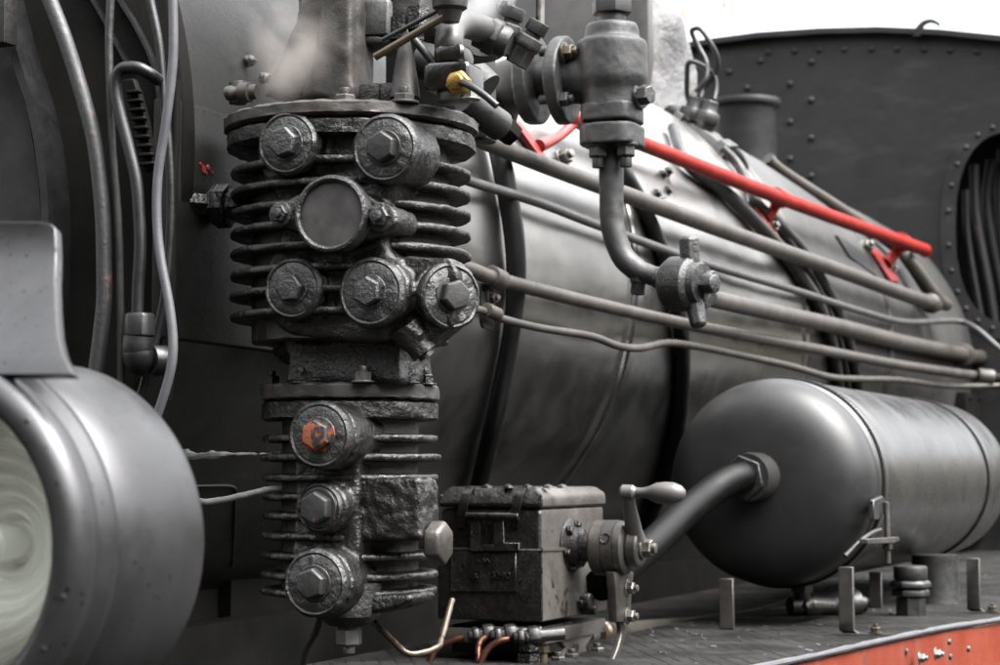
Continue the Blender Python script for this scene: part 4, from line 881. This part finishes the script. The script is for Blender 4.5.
b = NB(); lathe(b, onX(1,368,BX), -Xv, [(-.02,0),(-.02,.010),(.008,.010),(.010,.006),(.010,0)], 20); mesh('bracket_bolt', b, M['lamp'], hl)

# ================================================================== HOSES AT THE LEFT
G2 = 'hoses and cables hanging in front of the smokebox'
def hh(label, P, X, rpx, mat, cat='hose', wob=0):
    pts = [onX(q[0], q[1], X+(q[2] if len(q) > 2 else 0)) for q in P]; rp = rpx if isinstance(rpx, (list, tuple)) else [rpx]*len(P)
    b = NB(); tube(b, pts, [pr(r, p) for r, p in zip(rp, pts)], 18, wob=wob); return tag(mesh('hanging_'+cat, b, mat, loc=pts[0]), label, cat, G2)
hh('thickest worn black hose with red and tan scuffs, leftmost of the hanging hoses', [(40,-30),(50,0),(66,42),(83,97),(94,140),(100,185),(103,221),(104,260),(104,300),(100,340),(95,378)], 2.12, 8, M['hose_worn'])
hh('thin dark straight cable between the two thicker hoses', [(112,-20),(110,10),(109,52),(112,138),(118,221),(120,300),(121,395)], 2.13, 4.2, M['ipipe'], 'cable')
hk_ = hh('hose bent over at the top like a hook, ending in a square nut', [(158,80,.03),(150,74,.01),(138,68),(124,68),(117,76),(116,93),(121,118),(128,145),(136,180),(139,215),(140,250),(138,285),(137,318)], 2.12, 6.3, M['hose'])
hh('long dark cable crossing behind the pale one and slanting left at the bottom', [(147,-20),(150,0),(159,45),(164,104),(169,150),(171,200),(169,250),(164,300),(154,345),(139,402),(128,430)], 2.16, 4.6, M['hose'], 'cable')
hh('pale grey cable in front of the others with a kink at the bottom', [(173,-30),(173,0),(173,59),(166,121),(158,175),(157,221),(161,260),(169,303),(173,340),(171,368),(163,398),(152,430)], 2.08, 4.8, M['cable'], 'cable')
ef = thing('elbow_fitting', 'dark square nut and elbow at the bottom end of the hooked hose', 'pipe fitting', onX(139,330,2.12))
b = NB(); q = onX(139, 337, 2.12); q1 = onX(139, 313, 2.12); lathe(b, q, q1-q, [(0,0),(0,.021),((q1-q).length*.9,.021),((q1-q).length,.018),((q1-q).length,0)], 6, .3); bevel(b, .002,1,40); mesh('nut', b, M['hose'], ef, 30)
b = NB(); tube(b, [onX(139,337,2.12), onX(138,350,2.12), onX(141,360,2.13), onX(152,362,2.2)], .020, 24); cyl(b, onX(150,360,2.13), Xv*.6+Yv*-.3, .019, .03, 28); mesh('elbow', b, M['hose'], ef)
sp = thing('spring_bracket', 'dark notched metal strip behind the hooked hose', 'bracket', onX(140,120,2.2))
b = NB(); A_ = [(121,80),(133,78),(139,95),(146,120),(151,150),(153,168),(143,172),(140,150),(133,120),(126,98)]; prism(b, [onX(x, y, 2.215) for x, y in A_], Xv*.012)
for k in range(9):
    t = k/8; q = onX(134+t*14, 92+t*72, 2.21); box(b, q, (.010,.022,.005)); 
bevel(b, .0015, 1, 40); mesh('strip', b, M['dirtyblack'], sp, 40)
b = NB(); tube(b, [onX(x, y, 2.22) for x, y in ((176,80),(176,130),(173,200),(172,300),(168,400))], .006, 12); tag(mesh('edge_strip', b, M['dirtyblack'], loc=onX(176,80,2.22)), 'black strip along the edge of the smokebox front', 'strip')

# ================================================================== RUNNING BOARD
FZ = -.33
rb = thing('running_board', 'dusty ribbed running board with an orange red edge beam under the tank', 'running board', (5, .9, FZ))
b = NB(); EY = onZ(900, 637, FZ).y
N = 60; x0, x1 = 2.95, 8.4
ed = [x0+(x1-x0)*k/N for k in range(N+1)]
EP = sorted([(q.x, q.y) for q in (onZ(px, py, FZ) for px, py in ((1040,613),(1000,619),(946,627),(900,637),(856,647),(809,657),(766,665),(700,676)))])
def ey(x):
    k = 0
    while k < len(EP)-2 and x > EP[k+1][0]: k += 1
    (a0, b0), (a1, b1) = EP[k], EP[k+1]; y = b0+(b1-b0)*(x-a0)/(a1-a0) if EP[0][0] < x < EP[-1][0] else (EP[0][1] if x <= EP[0][0] else EP[-1][1])
    return y + .003*noise.noise(Vector((x*3, 1, 0)))
def ez(x): return FZ + .003*noise.noise(Vector((x*1.7, 7, 0)))
prs = []
for x in ed:
    prs.append([b.verts.new(q) for q in ((x, ey(x)-.006, ez(x)-.006), (x, ey(x)-.006, ez(x)+.003), (x, ey(x)+.02, FZ+.0015), (x, 1.65, FZ), (x, 1.65, FZ-.012), (x, ey(x)+.01, FZ-.010))])
for A, B in zip(prs, prs[1:]):
    for j in range(6): b.faces.new((A[j], A[(j+1)%6], B[(j+1)%6], B[j]))
b.faces.new(prs[0]); b.faces.new(prs[-1]); mesh('deck_plate', b, M['foot'], rb, 50)
b = NB(); prs = []
for x in ed:
    w_ = .004*noise.noise(Vector((x*4, 3, 2)))
    prs.append([b.verts.new(q) for q in ((x, ey(x)+w_-.001, ez(x)-.008), (x, ey(x)+w_-.001, FZ-.115), (x, ey(x)+.02, FZ-.115), (x, ey(x)+.02, FZ-.014))])
for A, B in zip(prs, prs[1:]):
    for j in range(4): b.faces.new((A[j], A[(j+1)%4], B[(j+1)%4], B[j]))
b.faces.new(prs[0]); b.faces.new(prs[-1]); bm_ = mesh('edge_beam', b, M['beam'], rb, 50)
for x, y in ((919,658),(935,654)): bolt('bolt', onY(x, y, ey(onY(x, y, EY).x)-.002), NY, .010, M['brightsteel'], bm_, stud=True)
for x, y in ((905,651),(948,642),(949,657),(967,649)):
    b = NB(); cyl(b, onY(x, y, ey(onY(x, y, EY).x)+.002), NY, .006, .006, 14); mesh('rivet', b, M['steel'], bm_)
b = NB(); prs = []
for x in ed: prs.append([b.verts.new(q) for q in ((x, ey(x)+.02, FZ-.130), (x, ey(x)+.02, FZ-.3), (x, ey(x)+.06, FZ-.3), (x, ey(x)+.06, FZ-.130))])
for A, B in zip(prs, prs[1:]):
    for j in range(4): b.faces.new((A[j], A[(j+1)%4], B[(j+1)%4], B[j]))
mesh('lower_beam', b, M['dirtyblack'], rb)
b = NB(); tube(b, [(x, ey(x)-.004, ez(x)+.001) for x in ed], .0055, 8, 2, wob=.5); mesh('edge_lip', b, M['cable'], rb)
b = NB(); onz = onZ(808, 657, FZ)
prism(b, [(3.0, ey(3), FZ-.006), (3.9, ey(3.9), FZ-.006), (3.9, 1.2, FZ-.006), (3.0, 1.2, FZ-.006)], (0,0,-.03)); mesh('patch_plate', b, M['dirtyblack'], rb)
# grit and flakes on the deck
gp = NB(); random.seed(3)
for k in range(150):
    x = random.uniform(3.4, 6.5); y = random.uniform(ey(x)+.03, 1.4); s_ = random.uniform(.002, .006)*(1.6 if k < 12 else 1); q = Vector((x, y, FZ+.002))
    box(gp, q, (s_*1.6, s_, s_*.5), basis(Vector((random.uniform(-.3,.3), random.uniform(-.3,.3), 1)))[0:2]+(Zv,))
tag(mesh('grit', gp, M['cable'], smooth=False), 'pale flakes and grit scattered on the running board', 'grit', kind='stuff')

# ================================================================== AIR TANK
T1 = atd(776, 482, 4.33); TR = .225; TX = T1.x
tk = thing('air_tank', 'large glossy black cylindrical air tank with domed end on the running board', 'tank', (TX+.8, T1.y, FZ))
xe = 5.95
b = NB(); lathe(b, (TX, T1.y, T1.z), Xv, [(0, TR-.006), (.004, TR), (.2,TR),(.5,TR),(.8,TR),(1.1,TR),(1.4,TR), (xe-TX-.004, TR), (xe-TX, TR-.006)], 160)
for v_ in b.verts:
    d_ = Vector((0, v_.co.y-T1.y, v_.co.z-T1.z)).normalized(); v_.co += d_*noise.noise(Vector((v_.co.x*2, v_.co.y*4, v_.co.z*4)))*.0004
mesh('shell', b, M['tank'], tk, 60)
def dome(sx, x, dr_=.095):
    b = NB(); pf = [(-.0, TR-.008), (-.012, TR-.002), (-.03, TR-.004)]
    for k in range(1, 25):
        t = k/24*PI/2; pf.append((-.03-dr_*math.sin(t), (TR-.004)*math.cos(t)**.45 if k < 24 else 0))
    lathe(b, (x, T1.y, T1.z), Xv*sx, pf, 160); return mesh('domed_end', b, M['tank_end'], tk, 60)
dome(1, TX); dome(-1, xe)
for i, x in enumerate((TX+.045, xe-.33)):
    b = NB(); lathe(b, (x, T1.y, T1.z), Xv, [(0, TR-.004), (0, TR+.004), (.001, TR+.005), (.034, TR+.005), (.035, TR+.004), (.035, TR-.004)], 160); mesh('strap', b, M['tank'], tk)
    b = NB(); lathe(b, (x-.018, T1.y, T1.z), Xv, [(0, TR-.004), (0, TR+.003), (.008, TR+.006), (.014, TR+.003), (.014, TR-.004)], 160); mesh('strap_edge', b, M['dirtyblack'], tk)
# tensioner of the front strap
tn = thing('x','',''); tn.name = 'strap_tensioner'; del tn['label']; del tn['category']; tn.parent = tk; q = onY(883, 520, T1.y-TR-.012); tn.location = q-wloc(tk); TY = T1.y-TR-.010
b = NB(); prism(b, [onY(x, y, TY) for x, y in ((874,500),(883,496),(889,503),(889,513),(882,514),(879,520),(874,520))], (0,.012,0)); bevel(b, .002,1); mesh('lug', b, M['ipipe'], tn, 40)
b = NB(); tube(b, [onY(886.5,502,TY-.006), onY(888,563,TY-.006)], .0062, 14, smooth=False); mesh('tension_bolt', b, M['steel'], tn)
b = NB(); prism(b, [onY(x, y, TY-.015) for x, y in ((868,539),(899,537),(900,540.5),(895,543),(868,544))], (0,.018,0)); bevel(b, .001,1); mesh('cross_plate', b, M['cast'], tn, 40)
b = NB(); hexn(b, onY(887.5,544,TY-.006), -Zv, .011, .012); mesh('nut', b, M['rodbrown'], tn, 30)
b = NB(); tube(b, [onY(880,530,TY-.004), onY(872,533,TY), onY(862,540,TY+.004), onY(845,556,TY+.03)], .005, 12); mesh('strap_tail', b, M['ipipe'], tn)
# feed elbow into the dome
el = thing('tank_feed_pipe', 'glossy black bent pipe screwed into the domed tank end', 'pipe', onX(745,480,TX-.16))
P = [(TX-.11,(757,476)),(TX-.19,(742,477)),(TX-.24,(725,483)),(TX-.30,(706,496)),(TX-.40,(684,514)),(TX-.52,(660,537)),(TX-.66,(630,563)),(TX-.80,(600,585))]
pts = [onX(q[1][0], q[1][1], q[0]) for q in P]; b = NB(); tube(b, pts, [.032,.032,.032,.031,.030,.030,.030,.030], 30); mesh('bent_pipe', b, M['gloss'], el)
a = (pts[1]-pts[0]).normalized(); q = onX(752,477,TX-.15)
b = NB(); lathe(b, q, -a, [(-.03,0),(-.03,.050),(.0,.052),(.06,.05),(.06,0)], 40); mesh('socket', b, M['tank'], el)
b = NB(); hexn(b, onX(742,478,TX-.19), -a, .048, .018, .35); bevel(b, .0015,1,40); mesh('lock_nut', b, M['cap'], el, 30)
# feet of the tank
G3 = 'bent flat bar feet under the tank'
def foot(label, top, bot, toe, w=.030):
    B0 = onZ(bot[0], bot[1], FZ+.004); tq = onY(top[0], top[1], B0.y); T0 = onZ(toe[0], toe[1], FZ+.004) if toe else None
    b = NB(); pts = [Vector((B0.x, B0.y, tq.z)), Vector((B0.x, B0.y, FZ+.03)), Vector((B0.x, B0.y, FZ+.012)), Vector((B0.x+.010, B0.y-.006, FZ+.005)), B0+(T0-B0)] if toe else [Vector((B0.x, B0.y, tq.z)), Vector((B0.x, B0.y, FZ+.002))]
    prs = []
    for i, p in enumerate(pts):
        T = (pts[min(i+1, len(pts)-1)]-pts[max(i-1, 0)]).normalized(); W_ = Xv*0+Yv*w/2 if toe or True else 0; n = T.cross(Yv)*.0055
        n = n if n.length > .003 else Xv*.0055
        prs.append([b.verts.new(q2) for q2 in (p-Yv*w/2-n, p+Yv*w/2-n, p+Yv*w/2+n, p-Yv*w/2+n)])
    for A, B in zip(prs, prs[1:]):
        for j in range(4): b.faces.new((A[j], A[(j+1)%4], B[(j+1)%4], B[j]))
    b.faces.new(prs[0]); b.faces.new(prs[-1]); bevel(b, .0015, 1, 50); crust(b, .0006, 80)
    t = mesh('tank_foot', b, M['cast'], tk, 40, label=label)
    if toe: bolt('bolt', B0+(T0-B0)*.7+Zv*.002, Zv, .010, M['rodbrown'], t)
foot('bent bar foot in front, under the front strap of the tank', (850,566), (847,634), (888,634))
foot('bar foot in the dark behind, left of the petcock', (729,578), (727,628), None)
foot('bar foot behind the tank seen between the petcock and the stacked nuts', (875,572), (876,607), None)
foot('bent bar foot at the right edge under the rear strap', (973,558), (974,612), (1000,612))
# drain stack under the tank
ds = thing('tank_drain', 'stack of black hex nuts hanging between tank bottom and running board', 'drain', onZ(910,610,FZ))
bq = onZ(911, 616, FZ); zt2 = onY(911, 568, bq.y).z; H_ = zt2-FZ
b = NB(); lathe(b, (bq.x, bq.y, FZ), Zv, [(0,0),(0,.034),(H_*.38,.034),(H_*.38,.026),(H_*.46,.026),(H_*.46,0)], 8); mesh('base', b, M['ipipe'], ds, 30)
b = NB(); hexn(b, (bq.x, bq.y, FZ+H_*.42), Zv, .043, H_*.16, .3); hexn(b, (bq.x, bq.y, FZ+H_*.60), Zv, .047, H_*.15, .3); bevel(b, .0012,1,40); mesh('nuts', b, M['ipipe'], ds, 30)
b = NB(); cyl(b, (bq.x, bq.y, FZ+H_*.75), Zv, .038, H_*.3, 28); mesh('stem', b, M['ipipe'], ds)
b = NB(); q = onZ(936, 603, FZ); lathe(b, (q.x, q.y, FZ), Zv, [(0,0),(0,.062),(.02,.058),(.12,.058),(.12,0)], 32); tag(mesh('iron_pedestal', b, M['ipipe'], loc=q), 'dull brown round iron pedestal behind the stacked nuts', 'pedestal')
# hose on the deck and petcock
b = NB(); pts = [onY(x, y, yy) for x, y, yy in ((585,637,1.38),(610,633,1.38),(650,629,1.38),(700,625,1.36),(745,619,1.32),(775,612,1.28),(792,606,1.28))]
C_ = catmull(pts, 30); tube(b, C_, [.019+.0012*(i % 2) for i in range(len(C_))], 16, smooth=False); tag(mesh('deck_hose', b, M['pipe'], loc=pts[0]), 'ribbed dark hose lying along the running board under the tank', 'hose')
b = NB(); q = onY(594,634,1.375); d_ = (pts[2]-pts[1]).normalized(); lathe(b, q, d_, [(0,0),(0,.026),(.02,.026),(.022,.022),(.028,.026),(.034,.022),(.040,.026),(.07,.024),(.07,0)], 24); tag(mesh('hose_coupling', b, M['rodbrown'], loc=q), 'brown ribbed coupling at the near end of the deck hose', 'coupling')
pk = thing('petcock', 'small petcock with pale lever handles under the tank', 'petcock', onY(815,605,1.15))
b = NB(); q = onY(790, 606, 1.18); lathe(b, q, Vector((.7,-.75,0)), [(0,0),(0,.02),(.03,.022),(.03,.028),(.06,.03),(.07,.024),(.1,.024),(.12,.034),(.17,.036),(.17,.02),(.19,.02),(.19,0)], 24); mesh('body', b, M['ipipe'], pk)
b = NB(); tube(b, [onY(806,606,1.10), onY(812,604,1.08), onY(832,605,1.08)], [.010,.012,.010], 14); mesh('lever', b, M['steel'], pk)
b = NB(); tube(b, [onY(856,597,1.10), onY(864,600,1.08), onY(873,604,1.08)], [.008,.009,.008], 14); mesh('lever', b, M['steel'], pk)
b = NB(); cyl(b, onY(802,600,1.12), Zv, .018, .07, 20); hexn(b, onY(802,592,1.12), Zv, .024, .018); mesh('stem', b, M['ipipe'], pk, 30)
b = NB(); q = onY(842,602,1.14); cyl(b, q, Vector((.4,-.9,0)), .040, .03, 28); mesh('knob', b, M['gpipe'], pk)

# ================================================================== ADDED UNSEEN RING FOR MIRRORED TREES, SHAPED TO BLOCK LOW LIGHT
b = NB(); prs = []
for i in range(91):
    t = 2*PI*i/90; rr_ = 20+2*math.sin(i*1.7); k = max(0, math.cos((t-R(222))*.8)) if abs(t-R(222)) < R(112) else 0          # higher on the near side
    hgt = 1.5+4.5*k**.5+8*math.exp(-((t-R(183))/R(36))**2)+1.2*noise.noise(Vector((math.cos(t)*6, math.sin(t)*6, 3)))
    prs.append([b.verts.new((3+math.cos(t)*q, math.sin(t)*q, z)) for q, z in ((rr_, -2.05), (rr_+.6, hgt*.5), (rr_+1.6, hgt), (rr_+5, hgt+.5), (rr_+12, -2.05))])
for A, B in zip(prs, prs[1:]):
    for j in range(4): b.faces.new((A[j], A[j+1], B[j+1], B[j]))
shade_ring = mesh('unseen_shade_ring', b, metal('shade_ring_olive', (.09,.085,.05), (.19,.165,.10), .6, (.9,1), 0, ((4,.6,.1),)), smooth=True); shade_ring['kind'] = 'structure'
# twig of autumn leaves against the sky
tw = thing('autumn_tree', 'few blurred yellow brown leaves of a tree against the white sky', 'tree', onX(690,150,30))
b = NB(); q0 = onX(682, 14, 30); tube(b, [onX(600,60,30.5), onX(640,-20,30.3), onX(684,-24,30), onX(725,-26,30)], .03, 8); tube(b, [onX(600,60,30.5), onX(590,200,31)], .2, 10); mesh('branch', b, M['ipipe'], tw)
b = NB()
for cx_, cy_, n in ((683,15,12),(689,12,9),(680,19,6),(724,5,9),(722,0,4),(716,-6,5),(692,6,4)):
    for k in range(n):
        q = onX(cx_+random.gauss(0,2.6), cy_+random.gauss(0,2.6), 30+random.uniform(-.3,.3)); a1 = Vector([random.gauss(0,1) for _ in range(3)]).normalized(); a2 = basis(a1)
        s_ = .045; b.faces.new([b.verts.new(q+a2[0]*s_*u_+a2[1]*s_*v2) for u_, v2 in ((-1,0),(-.3,.6),(1,0),(-.3,-.6))])
mesh('foliage', b, M['leaf'], tw, smooth=False)
# ================================================================== STEAM
def steam(c, r, dens, col, label, sc):
    b = NB(); bmesh.ops.create_uvsphere(b, u_segments=32, v_segments=20, radius=1)
    for v_ in b.verts: v_.co = Vector(c)+Vector((v_.co.x*r[0], v_.co.y*r[1], v_.co.z*r[2]))
    m = bpy.data.materials.new('steam_'+str(sc)); m.use_nodes = True; t = m.node_tree; t.nodes.remove(t.nodes['Principled BSDF'])
    pv = t.nodes.new('ShaderNodeVolumePrincipled'); pv.inputs['Color'].default_value = (*col, 1)
    tc = t.nodes.new('ShaderNodeTexCoord'); mp = t.nodes.new('ShaderNodeMapping'); mp.inputs['Scale'].default_value = (1/r[0], 1/r[1], 1/r[2]); t.links.new(tc.outputs['Object'], mp.inputs['Vector'])
    ln = t.nodes.new('ShaderNodeVectorMath'); ln.operation = 'LENGTH'; t.links.new(mp.outputs[0], ln.inputs[0])
    mr = t.nodes.new('ShaderNodeMapRange'); mr.interpolation_type = 'SMOOTHSTEP'; mr.inputs[1].default_value = 1; mr.inputs[2].default_value = .1; t.links.new(ln.outputs['Value'], mr.inputs[0])
    nz = t.nodes.new('ShaderNodeTexNoise'); nz.inputs['Scale'].default_value = sc; nz.inputs['Detail'].default_value = 3; t.links.new(tc.outputs['Object'], nz.inputs['Vector'])
    m2 = t.nodes.new('ShaderNodeMapRange'); m2.inputs[1].default_value = .38; m2.inputs[2].default_value = .7; m2.inputs[4].default_value = dens; t.links.new(nz.outputs['Fac'], m2.inputs[0])
    mu = t.nodes.new('ShaderNodeMath'); mu.operation = 'MULTIPLY'; t.links.new(mr.outputs[0], mu.inputs[0]); t.links.new(m2.outputs[0], mu.inputs[1]); t.links.new(mu.outputs[0], pv.inputs['Density'])
    t.links.new(pv.outputs[0], t.nodes['Material Output'].inputs['Volume'])
    o = mesh('steam', b, m, loc=c); tag(o, label, 'steam', kind='stuff')
steam(h(292, 50, .05), (.07,.07,.09), 13, (.62,.57,.53), 'brownish wisp of steam rising left of the pump head', 14)
steam(h(470, 0, .2), (.06,.06,.06), 14, (.9,.9,.9), 'white puff of steam above the elbow pipe', 16)
# ================================================================== CAMERA, LIGHT
cd = bpy.data.cameras.new('camera'); co = bpy.data.objects.new('camera', cd); COL.objects.link(co)
cd.lens = 72; cd.sensor_width = 36; cd.clip_end = 600; cd.clip_start = .05
mw = Matrix((RT, UP, -FW)).transposed().to_4x4(); co.matrix_world = mw
cd.dof.use_dof = True; cd.dof.focus_distance = 2.75; cd.dof.aperture_fstop = 9
S.camera = co
SE, SA = R(58), R(265)          # sun elevation; azimuth of the direction towards the sun, from +X
w = bpy.data.worlds.new('World'); S.world = w; w.use_nodes = True; nt = w.node_tree
sk = nt.nodes.new('ShaderNodeTexSky'); sk.sky_type = 'NISHITA'; sk.sun_disc = False; sk.sun_elevation = SE; sk.sun_rotation = PI/2-SA
sk.air_density = 1; sk.dust_density = 6; sk.ozone_density = 1
hs = nt.nodes.new('ShaderNodeHueSaturation'); hs.inputs['Saturation'].default_value = .12
bg = nt.nodes['Background']; bg.inputs['Strength'].default_value = .15
nt.links.new(sk.outputs[0], hs.inputs['Color']); g1 = nt.nodes.new('ShaderNodeTexCoord'); g2 = nt.nodes.new('ShaderNodeSeparateXYZ'); nt.links.new(g1.outputs['Generated'], g2.inputs[0])
g3 = nt.nodes.new('ShaderNodeMapRange'); nt.links.new(g2.outputs['Z'], g3.inputs[0]); g3.inputs[1].default_value = .2; g3.inputs[2].default_value = .65; g3.inputs[3].default_value = 1.35; g3.inputs[4].default_value = 2.7
nt.links.new(g3.outputs[0], hs.inputs['Value']); nt.links.new(hs.outputs[0], bg.inputs['Color'])   # overcast: brighter overhead
sl = bpy.data.lights.new('sun', 'SUN'); sl.energy = .5; sl.angle = R(60); sl.color = (1, .97, .93)
so = bpy.data.objects.new('sun', sl); COL.objects.link(so)
sd_ = Vector((math.cos(SE)*math.cos(SA), math.cos(SE)*math.sin(SA), math.sin(SE)))
so.rotation_euler = (-sd_).to_track_quat('-Z', 'Y').to_euler()
S.view_settings.view_transform = 'Standard'; S.view_settings.look = 'None'; S.view_settings.gamma = 1
S.view_settings.exposure = 1.72
S.cycles.max_bounces = 6; S.cycles.use_denoising = True
